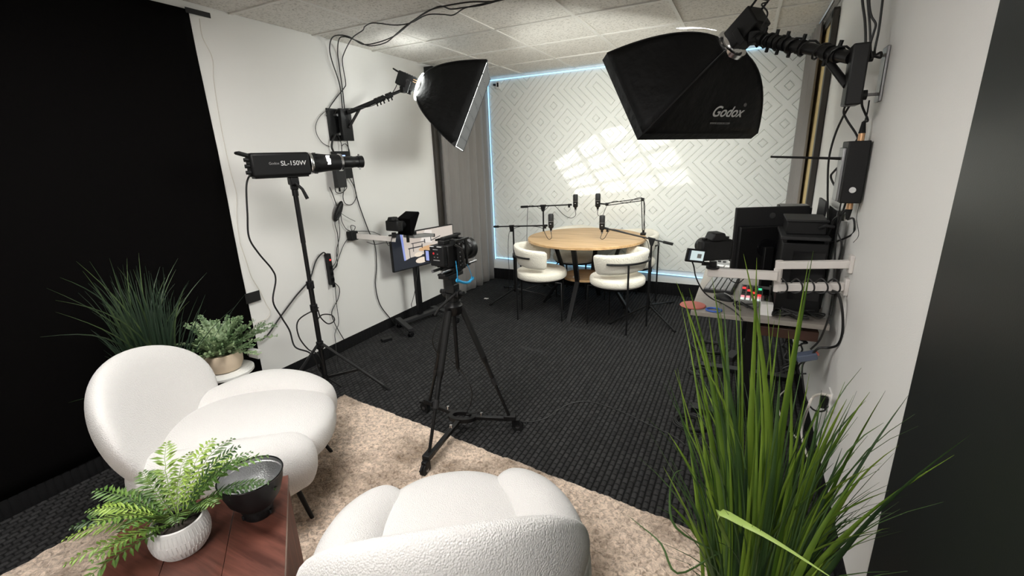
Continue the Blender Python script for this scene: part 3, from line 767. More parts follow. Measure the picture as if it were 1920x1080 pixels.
for k in range(86):
    az = r.uniform(0, 2 * PI); L = r.uniform(0.17, 0.30); rise = r.uniform(0.1, 3.2)
    if math.sin(az - 0.46) < -0.2 and r.random() < 0.3: L *= 1.2
    if math.cos(az + 1.17) > 0.25: L = min(L, 0.15)
    if k < 6: az = (0.4, 1.2, 1.9, 2.6, 0.9, 1.5)[k]; L = (0.25, 0.30, 0.26, 0.24, 0.27, 0.33)[k]; rise = (0.9, 0.7, 1.2, 1.0, 1.4, 0.4)[k]
    d = V((math.cos(az), math.sin(az), rise)).normalized(); pts = []
    n = 12
    for i in range(n + 1):
        t = i / n; pts.append(pq + V((0.03 * math.cos(az), 0.03 * math.sin(az), 0.10)) + d * L * t - V((0, 0, 0.22 * L * t * t)))
    mb = MB().tube(pts, 0.0011, 4)
    for i in range(1, n + 1):
        tan = (pts[i] - pts[i - 1]).normalized(); sd = tan.cross(V((0, 0, 1))).normalized(); up = sd.cross(tan)
        for s in (-1, 0, 1):
            for q in range(2):
                dd = (sd * s + tan * r.uniform(0.0, 0.8) + up * r.uniform(-0.5, 0.7)).normalized(); ll = r.uniform(0.015, 0.024) * (1.1 - 0.4 * i / n)
                wv = dd.cross(up + sd * r.uniform(-0.4, 0.4)).normalized() * ll * 0.42
                a = pts[i] + (pts[i - 1] - pts[i]) * 0.5 * q + dd * 0.003
                mb.add([a, a + dd * ll * 0.35 + wv * 0.9, a + dd * ll * 0.8 + wv * 0.7, a + dd * ll, a + dd * ll * 0.8 - wv * 0.7, a + dd * ll * 0.35 - wv * 0.9], [(0, 1, 2, 3, 4, 5)])
    mb.build('sprig', 'ivy', iv, angle=180)
# ------------------------------------------------------------------ round table
tx, ty, tz = -1.375, 4.36, 0.75
rt = thing('round_table', 'round oak topped table with black splayed legs and lower shelf', 'table', (tx, ty, 0))
MB().lathe([(0.0, tz - 0.026), (0.575, tz - 0.026), (0.585, tz - 0.022), (0.585, tz - 0.004), (0.581, tz), (0.0, tz)], o=(tx, ty, 0), n=72).build('table_top', 'oak', rt)
MB().lathe([(0.0, 0.335), (0.235, 0.335), (0.24, 0.339), (0.24, 0.352), (0.236, 0.356), (0.0, 0.356)], o=(tx, ty, 0), n=48).build('shelf', 'oak', rt)
for k in range(4):
    a = math.radians(-92 + 90 * k); d = V((math.cos(a), math.sin(a), 0)); sd = V((-d.y, d.x, 0)); mb = MB()
    o = V((tx, ty, 0))
    for (r0, z0, r1, z1) in ((0.36, tz - 0.026, 0.235, 0.345), (0.235, 0.345, 0.47, 0.0)):
        p0 = o + d * r0 + V((0, 0, z0)); p1 = o + d * r1 + V((0, 0, z1)); w2 = 0.022; th = 0.03
        vs = [p + sd * s_ * w2 + d * q * th / 2 for p in (p0, p1) for s_ in (-1, 1) for q in (-1, 1)]
        mb.add(vs, [(0, 1, 3, 2), (4, 6, 7, 5), (0, 4, 5, 1), (2, 3, 7, 6), (0, 2, 6, 4), (1, 5, 7, 3)])
    mb.build('leg', 'black_metal', rt, smooth=False)
p = at(1067, 497, 'z', 0.36); o = MB().box((-1.43, 4.22, 0.362), (0.06, 0.04, 0.012)).build('white_box', 'white_plastic', bevel=0.003)
tag(o, 'little white box lying on the shelf under the round table', 'box')
# ------------------------------------------------------------------ dining chairs
def dining_chair():
    t = thing('dining_chair', None, None)
    MB().ell((0, 0, 0.445), (0.248, 0.248, 0.056), nu=48, nv=20, p=2.0, q=3.6).build('seat', 'boucle_cream', t, angle=180)
    MB().lathe([(0.0, 0.385), (0.21, 0.385), (0.225, 0.395), (0.0, 0.396)], n=40).build('seat_base', 'black_plastic', t)
    # curved backrest band with rounded edges
    vs = []; fs = []; na, ns = 44, 16
    a0, a1 = math.radians(270 - 108), math.radians(270 + 108)
    for i in range(na + 1):
        u = i / na; a = a0 + (a1 - a0) * u
        e = min(u, 1 - u) / 0.06; sc = math.sqrt(max(0.02, 1 - (1 - min(1, e)) ** 2))
        for k in range(ns):
            b = 2 * PI * k / ns
            rr = 0.032 * math.copysign(abs(math.cos(b)) ** 0.6, math.cos(b)) * (0.5 + 0.5 * sc); zz = 0.092 * math.copysign(abs(math.sin(b)) ** 0.5, math.sin(b)) * (0.75 + 0.25 * sc)
            R_ = 0.235 + rr + 0.02 * (zz / 0.09)
            vs.append((R_ * math.cos(a), R_ * math.sin(a) * 0.95, 0.645 + zz - 0.032 * abs(2 * u - 1)))
    for i in range(na):
        for k in range(ns): l = (k + 1) % ns; fs.append((i * ns + k, i * ns + l, (i + 1) * ns + l, (i + 1) * ns + k))
    fs += [tuple(range(ns)), tuple(na * ns + k for k in range(ns - 1, -1, -1))]
    bk = MB().add(vs, fs).build('backrest', 'boucle_cream', t, angle=180)
    ring = []
    for i in range(21):
        a = math.radians(270 - 72 + 144 * i / 20); ring.append((0.282 * math.cos(a), 0.282 * 0.95 * math.sin(a), 0.64))
    MB().tube(ring, 0.009, 8).build('back_rail', 'black_metal', t)
    for s in (-1, 1):
        MB().cyl((s * 0.155, -0.225, 0.64), (s * 0.155, -0.225, 0.0), 0.0085, n=10).build('leg', 'black_metal', t)
        MB().tube([(s * 0.155, 0.12, 0.39), (s * 0.165, 0.20, 0.385), (s * 0.165, 0.205, 0.0)], 0.0085, 10).build('leg', 'black_metal', t)
    return t
dc = dining_chair()
spots = [(-1.70, 3.97, (0.95, 0.30), 'cream boucle dining chair left of the round table'),
         (-0.955, 3.97, (-0.92, 0.38), 'cream boucle dining chair right front of the round table'),
         (-1.64, 4.80, (0.10, -1.0), 'cream boucle dining chair behind table under the two microphones'),
         (-1.00, 4.73, (-0.62, -0.78), 'cream boucle dining chair half hidden behind the right front chair')]
for k, (x, y, f, lab) in enumerate(spots):
    o = dc if k == 0 else copy_tree(dc)
    for q in o.children:
        if k > 1 and q.name.startswith('backrest'): q.location = (0, 0, 0.028)
    o.location = (x, y, 0); o.rotation_euler.z = math.atan2(-f[0], f[1]); tag(o, lab, 'chair', 'dining chairs round the table')
# ------------------------------------------------------------------ microphones
def microphone(p, label, up=1):
    """side address microphone standing upright, p = middle of the body"""
    p = V(p); t = thing('microphone', label, 'microphone', p, 'podcast microphones')
    MB().lathe([(0.0, -0.078), (0.010, -0.078), (0.012, -0.06), (0.024, -0.05), (0.026, -0.045), (0.026, 0.012)], o=p, n=24).build('body', 'black_plastic', t)
    gr = MB().lathe([(0.0255, 0.012), (0.0265, 0.016), (0.0265, 0.070), (0.021, 0.082), (0.0, 0.084)], o=p, n=24).build('grille', 'charcoal', t)
    MB().tube([p + V((0.027 * math.cos(a), 0.027 * math.sin(a), 0.012)) for a in [2 * PI * k / 20 for k in range(20)]], 0.0016, 5, closed=True).build('ring', 'steel', gr)
    MB().cyl(p + V((0, 0, -0.078)), p + V((0, 0, -0.092)), 0.0095, n=12).build('plug', 'steel', t)
    MB().box(p + V((0.006, -0.0262, -0.012)), (0.014, 0.001, 0.004)).build('badge', 'label_print', t)
    return t
def mic_stand(base, top, boom_a, boom_b, label, legs, lr=0.32):
    b = V(base); t = thing('microphone_stand', label, 'stand', b, 'boom microphone stands')
    q = V((b.x, b.y, top))
    MB().cyl(b + V((0, 0, 0.06)), b + V((0, 0, top * 0.6)), 0.0125, n=12).cyl(b + V((0, 0, top * 0.6)), q, 0.009, n=12).build('pole', 'black_metal', t)
    MB().cyl(b + V((0, 0, top * 0.58)), b + V((0, 0, top * 0.64)), 0.017, n=12).build('clutch', 'black_plastic', t)
    MB().cyl(b + V((0, 0, 0.07)), b + V((0, 0, 0.15)), 0.02, n=12).build('hub', 'black_plastic', t)
    for a in legs:
        a = math.radians(a); e = b + V((lr * math.cos(a), lr * math.sin(a), 0.012)); 
        lg = MB().tube([b + V((0.015 * math.cos(a), 0.015 * math.sin(a), 0.10)), e], 0.0085, 8).build('leg', 'black_metal', t)
        MB().cyl(b + (e - b) * 0.94 + V((0, 0, 0.002)), e + V((0, 0, -0.0)), 0.012, n=8).build('foot', 'black_rubber', lg)
    A_, B_ = V(boom_a), V(boom_b)
    MB().cyl(A_, B_, 0.0075, n=10).build('boom', 'black_metal', t)
    d = (B_ - A_).normalized()
    MB().cyl(A_, A_ + d * 0.09, 0.013, n=12).build('counter_grip', 'black_rubber', t)
    k = A_ + d * (q - A_).dot(d)
    MB().prism([(-0.035, 0.014), (0.035, 0.014), (0.013, -0.06), (-0.013, -0.06)], k - d.cross(V((0, 0, 1))) * 0.014, d, V((0, 0, 1)), d.cross(V((0, 0, 1))), 0.028).build('clamp', 'black_plastic', t, bevel=0.003)
    MB().cyl(B_ - d * 0.01, B_ + d * 0.03, 0.011, n=10).box(B_ + V((0, 0, -0.014)), (0.018, 0.018, 0.03)).build('clip', 'black_plastic', t)
    return t
# left front stand
b1 = V((-2.235, 4.45, 0)); y1 = 4.43
A1 = yy(927, 425, 4.62); B1 = yy(1022, 423, 4.13)
mic_stand(b1, 0.79, A1, B1, 'black boom microphone stand beside the grey curtain, nearer one', (-105, 15, 135), 0.42)
m1 = yy(1033, 417, 4.10); microphone(m1, 'black condenser microphone at the left edge of table, lower')
# left rear stand
A2 = yy(977, 388, 4.78); B2 = yy(1067, 384, 4.74); b2 = V((-2.005, 4.76, 0))
mic_stand(b2, 0.985, A2, B2, 'tall black boom microphone stand behind the left dining chair', (-150, -30, 90), 0.30)
m2 = yy(1079, 379, 4.72); microphone(m2, 'black condenser microphone raised high on left, before the carved wall')
# right front stand
b3 = V((-0.735, 4.36, 0))
A3 = yy(1262, 458, 4.33); B3 = yy(1139, 429, 4.25)
mic_stand(b3, 0.755, A3, B3, 'black boom microphone stand right of the round table', (-52, -125, 70), 0.50)
m3 = yy(1129, 420, 4.24); microphone(m3, 'black condenser microphone over the middle of the table top')
# desk scissor arm clamped at the rear right of the table
S0 = yy(1206, 440, 4.60); S1 = yy(1205, 374, 4.62); S2 = yy(1138, 383, 4.62)
sa = thing('scissor_arm', 'black spring scissor microphone arm clamped to rear of table', 'microphone arm', (S0.x, S0.y, tz))
S0 = V((S0.x, S0.y, tz)) ; n_ = (S2 - S1).normalized(); 
MB().cyl(S0 + V((0, 0, -0.05)), S0 + V((0, 0, 0.05)), 0.012, n=12).box(S0 + V((0, 0, 0.012)), (0.05, 0.05, 0.024)).box(S0 + V((0, 0, -0.045)), (0.05, 0.05, 0.012)).build('clamp', 'black_metal', sa, bevel=0.003)
for nm, a, b in (('lower_arm', S0 + V((0, 0, 0.05)), S1), ('upper_arm', S1, S2)):
    d = (b - a).normalized(); sd = d.cross(V((0, 1, 0))).normalized()
    mb = MB()
    for s in (-1, 1): mb.cyl(a + sd * 0.011 * s, b + sd * 0.011 * s, 0.0042, n=8)
    ar = mb.build(nm, 'black_metal', sa)
    pts = [a.lerp(b, 0.12 + 0.4 * i / 40) + sd * 0.0 + V((0.004 * math.cos(i * 1.6), 0.004 * math.sin(i * 1.6), 0.004 * math.sin(i * 1.6))) for i in range(41)]
    MB().tube(pts, 0.0015, 4).build('spring', 'steel', ar)
for q in (S1, S2): MB().box(q, (0.03, 0.02, 0.03)).cyl(q - V((0, 0.016, 0)), q + V((0, 0.016, 0)), 0.013, n=12).build('joint', 'black_plastic', sa, bevel=0.003)
m4 = yy(1121, 378, 4.60); microphone(m4, 'black condenser microphone hanging off the spring scissor arm')
MB().cyl(S2, m4 + V((0.02, 0, -0.02)), 0.008, n=10).build('clip', 'black_plastic', sa)
# microphone leads
cable('thin lead looping from the lower left microphone', [m1 + V((0, 0, -0.09)), yy(1034, 446, 4.06), yy(1028, 448, 4.07), yy(1022, 438, 4.12), yy(1015, 427, 4.15), yy(985, 424, 4.30), yy(962, 429, 4.42), yy(954, 440, 4.44), yy(953, 480, 4.46), yy(955, 515, 4.47), fl(953, 548)], 0.0028)
cable('thin lead looping under the high left microphone', [m2 + V((0, 0, -0.09)), yy(1079, 404, 4.72), yy(1070, 409, 4.73), yy(1056, 402, 4.74), yy(1040, 386, 4.75), yy(1030, 386, 4.75), yy(1020, 394, 4.74), yy(1005, 387, 4.76), yy(992, 386, 4.77), yy(989, 400, 4.80), yy(988, 450, 4.85), yy(989, 500, 4.9)], 0.0028)
cable('thin lead looping under the table middle microphone', [m3 + V((0, 0, -0.09)), yy(1126, 447, 4.16), yy(1133, 447, 4.16), yy(1141, 434, 4.26), yy(1150, 430, 4.27), yy(1180, 438, 4.29), yy(1207, 447, 4.31), yy(1216, 460, 4.34), yy(1218, 500, 4.36), yy(1217, 540, 4.37), yy(1222, 570, 4.3), fl(1240, 590), fl(1265, 605), fl(1290, 620), fl(1315, 630)], 0.0028)
cable('thin lead wound along the spring scissor arm', [m4 + V((0, 0, -0.09)), yy(1121, 403, 4.60), yy(1129, 405, 4.60), yy(1135, 392, 4.61), yy(1140, 383, 4.61), yy(1155, 377, 4.60), yy(1175, 381, 4.60), yy(1190, 373, 4.60), yy(1204, 371, 4.60), yy(1209, 385, 4.60), yy(1208, 410, 4.59), yy(1206, 432, 4.59)], 0.0028)
# ------------------------------------------------------------------ projector spotlight on a light stand
sx0, sy0 = -2.485, 1.957
sd_ = V((0.377, 0.926, 0.0)).normalized(); M5 = TR((sx0, sy0, 1.545), sd_)
ls = thing('light_stand', 'tall black tripod light stand carrying the projector spotlight', 'stand', (sx0, sy0, 0))
S = lambda z: V((sx0, sy0, z))
MB().cyl(S(0.06), S(0.78), 0.0165, n=14).build('lower_pole', 'black_metal', ls)
MB().cyl(S(0.78), S(1.06), 0.0135, n=14).build('middle_pole', 'black_metal', ls)
MB().cyl(S(1.06), S(1.40), 0.0155, n=14).build('upper_pole', 'black_metal', ls)
for z in (0.355, 0.62, 0.78):
    c = MB().cyl(S(z - 0.025), S(z + 0.025), 0.024, n=14).build('collar', 'black_plastic', ls, bevel=0.002)
    kx = V((0.9, -0.4, 0)).normalized()
    MB().cyl(S(z) + kx * 0.02, S(z) + kx * 0.05, 0.010, n=10).build('knob', 'black_plastic', c)
low = MB().cyl(S(0.09), S(0.13), 0.022, n=12).build('lower_collar', 'black_plastic', ls)
for k, a in enumerate((24.5, 144.5, 264.5)):
    a = math.radians(a); d = V((math.cos(a), math.sin(a), 0)); Lr = 0.44 if k != 1 else 0.40
    e = S(0.012) + d * Lr; s0 = S(0.36) + d * 0.02
    lg = MB().tube([s0, e], 0.0095, 8).build('leg', 'black_metal', ls)
    MB().tube([e - (e - s0).normalized() * 0.05, e], 0.012, 8).build('foot', 'black_rubber', lg)
    mid = s0.lerp(e, 0.55)
    MB().box((S(0.11) + mid) / 2, (0.010, (mid - S(0.11)).length, 0.016), frame(mid - S(0.11))).build('brace', 'black_metal', ls)
sp = thing('spotlight', 'black projector spotlight with long snoot on stand, lettered SL-150W', 'light', (sx0, sy0, 1.40))
mb = MB(M5).box((0, -0.065, 0), (0.125, 0.33, 0.135)); mb.build('housing', 'black_plastic', sp, bevel=0.014)
MB(M5).box((0, -0.065, -0.071), (0.09, 0.30, 0.012)).build('rail', 'black_metal', sp, bevel=0.002)
MB(M5).tube([(-0.04, -0.23, 0.055), (-0.04, -0.275, 0.07), (0.04, -0.275, 0.07), (0.04, -0.23, 0.055)], 0.009, 8).build('handle', 'black_rubber', sp)
for z in (0.03, -0.005, -0.04): MB(M5).cyl((0.03, -0.23, z), (0.03, -0.255, z), 0.011, n=12).build('dial', 'black_plastic', sp)
MB(M5).lathe([(0.064, 0.0), (0.0665, 0.004), (0.0665, 0.012), (0.064, 0.016)], Matrix.Rotation(-PI / 2, 3, 'X'), (0, 0.105, 0), 40).build('mount_ring', 'chrome', sp)
MB(M5).lathe([(0.062, 0.12), (0.060, 0.15), (0.052, 0.22), (0.050, 0.30), (0.047, 0.30), (0.047, 0.12)], Matrix.Rotation(-PI / 2, 3, 'X'), (0, 0, 0), 40).build('barrel', 'black_plastic', sp)
for k in range(12):
    a = 2 * PI * k / 12
    MB(M5).box((0.0615 * math.cos(a), 0.145, 0.0615 * math.sin(a)), (0.004, 0.02, 0.009), Matrix.Rotation(-a, 3, 'Y')).build('vent_rib', 'black_gloss', sp)
MB(M5).lathe([(0.051, 0.296), (0.0545, 0.298), (0.0545, 0.312), (0.046, 0.316)], Matrix.Rotation(-PI / 2, 3, 'X'), (0, 0, 0), 40).build('front_ring', 'chrome', sp)
MB(M5).lathe([(0.038, 0.30), (0.038, 0.385), (0.0355, 0.388), (0.0355, 0.42), (0.0385, 0.422), (0.0385, 0.455), (0.0335, 0.456), (0.0335, 0.30), (0.038, 0.30)], Matrix.Rotation(-PI / 2, 3, 'X'), (0, 0, 0), 36).build('snoot', 'black_metal', sp)
for z in (-0.042, 0.042): MB(M5).cyl((0.008, 0.43, z * 0.85), (0.012, 0.43, z * 1.15), 0.006, n=10).build('thumb_screw', 'steel', sp)
sl = MB(M5).box((0.049, 0.215, 0.008), (0.008, 0.022, 0.034)); sl.box((0.045, 0.213, 0.036), (0.008, 0.018, 0.016)); sl.build('lit_slot', 'leak_white', sp)
MB(M5).box((0, 0, -0.10), (0.075, 0.05, 0.05)).box((0, 0, -0.135), (0.045, 0.04, 0.04)).build('yoke', 'black_plastic', sp, bevel=0.008)
MB(M5).cyl((0, 0, -0.12), (0, 0, -0.19), 0.019, n=14).build('socket', 'black_plastic', sp)
MB(M5).tube([(0.03, 0.0, -0.11), (0.05, 0.03, -0.15), (0.055, 0.05, -0.21)], [0.009, 0.009, 0.011], 10).build('tilt_lever', 'black_rubber', sp)
Mt5 = M5 @ Matrix(((0, 1, 0, 0.0635), (1, 0, 0, 0), (0, 0, 1, 0), (0, 0, 0, 1)))
MS = M5 @ Matrix.Translation((0.0632, 0, 0)) @ Matrix.Rotation(PI / 2, 4, 'Z')
text('lettering', 'SL-150W', 0.038, 'label_print', sp, MS @ Matrix.Translation((0.0, 0, 0.004)))
text('lettering', 'Godox', 0.02, 'label_dim', sp, MS @ Matrix.Translation((-0.108, 0, 0.006)))
# the gobo: a window shaped mask inside the snoot; its lamp throws the panes on the wall
lamp = M5 @ V((0, 0.33, 0))
Q = {'LT': (-2.00, 1.47), 'LB': (-1.715, 1.085), 'RT': (-0.98, 2.06), 'RB': (-0.47, 1.22)}
yw = YB - 0.012; kk = 0.0185
def gob(u, v):
    x = (1 - v) * ((1 - u) * Q['LT'][0] + u * Q['RT'][0]) + v * ((1 - u) * Q['LB'][0] + u * Q['RB'][0])
    z = (1 - v) * ((1 - u) * Q['LT'][1] + u * Q['RT'][1]) + v * ((1 - u) * Q['LB'][1] + u * Q['RB'][1])
    return lamp + (V((x, yw, z)) - lamp) * kk
mb = MB(); bw = 0.026
def strip(u0, u1, v0, v1): mb.add([gob(u0, v0), gob(u1, v0), gob(u1, v1), gob(u0, v1)], [(0, 1, 2, 3)])
for u in (0.26, 0.5, 0.75): strip(u - bw * 0.8, u + bw * 0.8, -0.02, 1.02)
for v in (0.28, 0.54, 0.79): strip(-0.02, 1.02, v - bw * 1.2, v + bw * 1.2)
strip(-0.42, 1.42, -1.0, 0.0); strip(-0.42, 1.42, 1.0, 2.0); strip(-0.42, 0.0, 0.0, 1.0); strip(1.0, 1.42, 0.0, 1.0)
mb.build('gobo', 'black_metal', sp, smooth=False)
ld = bpy.data.lights.new('gobo_lamp', 'SPOT'); ld.energy = SPOT_W; ld.color = (1.0, 0.97, 0.92); ld.shadow_soft_size = 0.00025; ld.spot_size = math.radians(31); ld.spot_blend = 0.05
lo = bpy.data.objects.new('gobo_lamp', ld); COL.objects.link(lo); lo.parent = sp
aim = (V((-1.29, yw, 1.46)) - lamp)
lo.location = lamp - ORG[sp.name]; lo.rotation_euler = aim.to_track_quat('-Z', 'Y').to_euler()
# ------------------------------------------------------------------ softboxes
def softbox(name, label, hub, n, ex, ey, hw, hh, depth, dif, grid, group='softboxes on wall arms', lip=0.05):
    """hub = back ring centre, n = facing, ex/ey = face axes, hw/hh = half sizes"""
    hub = V(hub); n = V(n).normalized(); ex = V(ex); ex = (ex - n * ex.dot(n)).normalized(); ey = n.cross(ex)
    t = thing(name, label, 'softbox', hub, group)
    def prof(s): return depth * s ** 1.75
    def pt(s, a, b, bul=0.0):
        lat = 0.16 + 0.84 * s if s < 1 else 1
        lat = 0.14 + (1 - 0.14) * (s ** 0.95)
        return hub + n * prof(s) + ex * (a * hw * lat) + ey * (b * hh * lat)
    cor = [(-1, -1), (1, -1), (1, 1), (-1, 1)]
    NS, NW = 14, 10
    for k in range(4):
        a0, b0 = cor[k]; a1, b1 = cor[(k + 1) % 4]
        vs = []; fs = []
        for i in range(NS + 1):
            s = i / NS
            for j in range(NW + 1):
                w_ = j / NW; p = pt(s, a0 + (a1 - a0) * w_, b0 + (b1 - b0) * w_)
                # cloth sags inwards between the rods
                mid = V((0, 0, 0)); cdir = (ex * ((a0 + a1) / 2) + ey * ((b0 + b1) / 2))
                p -= cdir * (0.022 * math.sin(PI * w_) * math.sin(PI * min(1, s * 1.0)) )
                vs.append(p)
        for i in range(NS):
            for j in range(NW): q = i * (NW + 1) + j; fs.append((q, q + 1, q + NW + 2, q + NW + 1))
        pan = MB().add(vs, fs).build('side_panel', 'softbox_black', t, solid=0.002, angle=60)
        # lip in front of the diffuser
        l0 = pt(1, a0, b0); l1 = pt(1, a1, b1)
        MB().add([l0, l1, l1 + n * lip, l0 + n * lip], [(0, 1, 2, 3)]).build('lip', 'softbox_black', pan, solid=0.002, smooth=False)
        MB().tube([pt(i / NS, a0, b0) for i in range(NS + 1)], 0.004, 6).build('rod', 'black_metal', t)
    c = hub + n * depth
    MB().add([c + ex * hw * a * 0.985 + ey * hh * b * 0.985 for a, b in cor], [(0, 1, 2, 3)]).build('diffuser', dif, t, smooth=False)
    if grid:
        mb = MB(); g0 = c + n * 0.001; g1 = c + n * 0.010
        for i in range(1, 10):
            x = -hw + 2 * hw * i / 10; mb.add([g0 + ex * x - ey * hh * 0.98, g0 + ex * x + ey * hh * 0.98, g1 + ex * x + ey * hh * 0.98, g1 + ex * x - ey * hh * 0.98], [(0, 1, 2, 3)])
        for i in range(1, 7):
            y = -hh + 2 * hh * i / 7; mb.add([g0 + ey * y - ex * hw * 0.98, g0 + ey * y + ex * hw * 0.98, g1 + ey * y + ex * hw * 0.98, g1 + ey * y - ex * hw * 0.98], [(0, 1, 2, 3)])
        mb.build('egg_crate', 'grid_cloth', t, smooth=False)
    R = frame(n, ey)
    Rz = Matrix((R.col[0], R.col[2] * -1, R.col[1])).transposed()
    MB().lathe([(0.075, -0.012), (0.088, -0.012), (0.088, 0.012), (0.075, 0.012)], Rz, hub, 36).build('speed_ring', 'chrome', t)
    if grid: MB().lathe([(0.092, -0.016), (0.108, -0.010), (0.108, -0.006), (0.092, -0.012)], Rz, hub, 36, caps=False).build('fill_ring', 'ring_glow', t)  # added glowing ring, brightens the wall behind the left softbox
    return t, n, ex, ey, pt
def lamp_head(label, hub, n, up, L=0.17, w=0.105):
    hub = V(hub); n = V(n).normalized()
    M = TR(hub, n, up)
    t = thing('studio_light', label, 'light', hub - n * L * 0.6, 'light heads behind the softboxes')
    MB(M).box((0, -L / 2 - 0.02, 0), (w, L, w)).build('housing', 'black_plastic', t, bevel=0.008)
    MB(M).lathe([(0.05, -0.03), (0.062, -0.02), (0.066, 0.0), (0.05, 0.0)], Matrix.Rotation(-PI / 2, 3, 'X'), (0, 0, 0), 32).build('front_ring', 'chrome', t)
    MB(M).cyl((w / 2, -L * 0.55, 0.0), (w / 2 + 0.012, -L * 0.55, 0.0), 0.016, n=16).build('dial', 'black_gloss', t)
    for z in (0.03, 0.014): MB(M).box((w / 2 + 0.001, -L * 0.25, z), (0.002, 0.03, 0.004)).build('stripe', 'brass', t)
    for s in (-1, 1): MB(M).box((s * (w / 2 + 0.009), -L * 0.5, -0.04), (0.008, 0.035, 0.09)).build('yoke_arm', 'black_metal', t, bevel=0.003)
    MB(M).tube([(-w * 0.38, -L - 0.005, w * 0.35), (-w * 0.38, -L - 0.065, w * 0.42), (w * 0.38, -L - 0.065, w * 0.42), (w * 0.38, -L - 0.005, w * 0.35)], 0.006, 8).build('handle', 'black_metal', t)
    for k in range(5): MB(M).box((0, -L * (0.35 + 0.12 * k), w / 2 + 0.001), (w * 0.7, 0.006, 0.004)).build('fin', 'black_metal', t)
    return t, M
# left softbox
P1, P2 = V((-1.768, 3.2, 2.228)), V((-2.005, 3.05, 1.632))
nL = V((0.815, 0.405, -0.414)).normalized(); eL = (P1 - P2).normalized(); tL = nL.cross(eL)
if tL.y < 0: tL = -tL
wL = 0.34; dL = 0.46
cL = (P1 + P2) / 2 + tL * wL; hubL = cL - nL * (dL + 0.008)
softbox('softbox', 'black softbox with white gridded front angled down from left wall', hubL, nL, tL, eL, wL, (P1 - P2).length / 2, dL, 'diffuser_l', True, lip=0.008)
hL, MhL = lamp_head('black lamp head behind the gridded left softbox', hubL, nL, (0, 0, 1))
# wall bracket and boom arm for it
bk = V((XL, 2.775, 1.83))
ba = thing('boom_arm', 'black wall mounted boom arm holding the left softbox', 'light arm', bk + V((0.01, 0, -0.1)))
MB().box(bk + V((0.006, -0.03, 0)), (0.012, 0.11, 0.24)).build('wall_plate', 'black_metal', ba, bevel=0.003)
MB().box(bk + V((0.055, 0.05, 0.0)), (0.03, 0.11, 0.24)).build('front_plate', 'black_metal', ba, bevel=0.003)
for z in (-0.07, 0.07):
    for y in (-0.02, 0.03): MB().cyl(bk + V((0.01, y, z)), bk + V((0.05, y, z)), 0.009, n=10).build('bolt', 'steel', ba)
a0 = bk + V((0.08, 0.06, 0.09)); a1 = hubL - nL * 0.15 - V((0, 0, 0.075))
MB().cyl(a0, a0.lerp(a1, 0.65), 0.017, n=12).build('outer_tube', 'black_metal', ba)
MB().cyl(a0.lerp(a1, 0.6), a1, 0.012, n=12).build('inner_tube', 'black_metal', ba)
MB().cyl(bk + V((0.075, 0.06, -0.02)), a0.lerp(a1, 0.22), 0.011, n=10).build('strut', 'black_metal', ba)
for q in (0.5, 0.56, 0.62, 0.70, 0.76):
    c = a0.lerp(a1, q); d = (a1 - a0).normalized()
    cl = MB().cyl(c - d * 0.012, c + d * 0.012, 0.022, n=12).build('clamp_ring', 'black_plastic', ba)
    MB().cyl(c, c + V((0.02, -0.01, -0.04)), 0.006, n=8).build('lever', 'black_plastic', cl)
MB().box(a1 + V((0, 0, 0.0)), (0.04, 0.06, 0.05)).build('head_socket', 'black_plastic', ba, bevel=0.006)
# ------------------------------------------------------------------ things on the left wall
def wall_box(name, label, cat, u0, v0, u1, v1, th, m, bevel=0.004, off=0.0):
    a = wl(u0, v0, 0); b = wl(u1, v1, 0)
    y0, y1 = sorted((a.y, b.y)); z0, z1 = sorted((a.z, b.z))
    t = thing(name, label, cat, (XL, (y0 + y1) / 2, z0))
    o = MB().box((XL + off + th / 2, (y0 + y1) / 2, (z0 + z1) / 2), (th, y1 - y0, z1 - z0)).build('case', m, t, bevel=bevel)
    return t, (y0, y1, z0, z1)
t, q = wall_box('power_adapter', 'dark grey power brick on left wall, lower and left one', 'adapter', 612, 318, 634, 351, 0.045, 'charcoal', off=0.058)
MB().cyl((XL + 0.08, q[0] + 0.03, q[2]), (XL + 0.08, q[0] + 0.03, q[2] - 0.03), 0.008, n=10).build('strain_relief', 'black_rubber', t)
t, q = wall_box('light_controller', 'black light controller with small blue display on left wall', 'controller', 619, 284, 653, 334, 0.055, 'black_plastic', off=0.002)
MB().box((XL + 0.059, (q[0] + q[1]) / 2 - 0.01, q[3] - 0.045), (0.003, 0.05, 0.03)).build('display', 'led_blue', t)
t, q = wall_box('power_strip', 'black power strip with red light fixed upright to left wall', 'power strip', 607, 476, 622, 532, 0.04, 'black_plastic')
MB().box((XL + 0.042, (q[0] + q[1]) / 2, q[3] - 0.05), (0.006, 0.010, 0.012)).build('switch', 'led_red', t)
for k in range(4): MB().box((XL + 0.0415, (q[0] + q[1]) / 2, q[3] - 0.11 - 0.05 * k), (0.004, 0.03, 0.03)).build('socket', 'black_gloss', t, bevel=0.002)
# small tied bundle of cable
c = wl(636, 396, 0.03); mb = MB(); rr = random.Random(3)
for k in range(5):
    o = V((rr.uniform(-0.01, 0.01), rr.uniform(-0.006, 0.006), 0))
    mb.tube([c + o + V((0.012 * math.sin(a), (0.012 + 0.005 * k) * math.cos(a) + 0.03 * math.sin(a), (0.05 + 0.006 * k) * math.sin(a))) for a in [2 * PI * i / 24 for i in range(24)]], 0.006, 6, closed=True)
tag(mb.build('cable_bundle', 'cable_black'), 'tied figure of spare black cable hanging on left wall', 'cable')
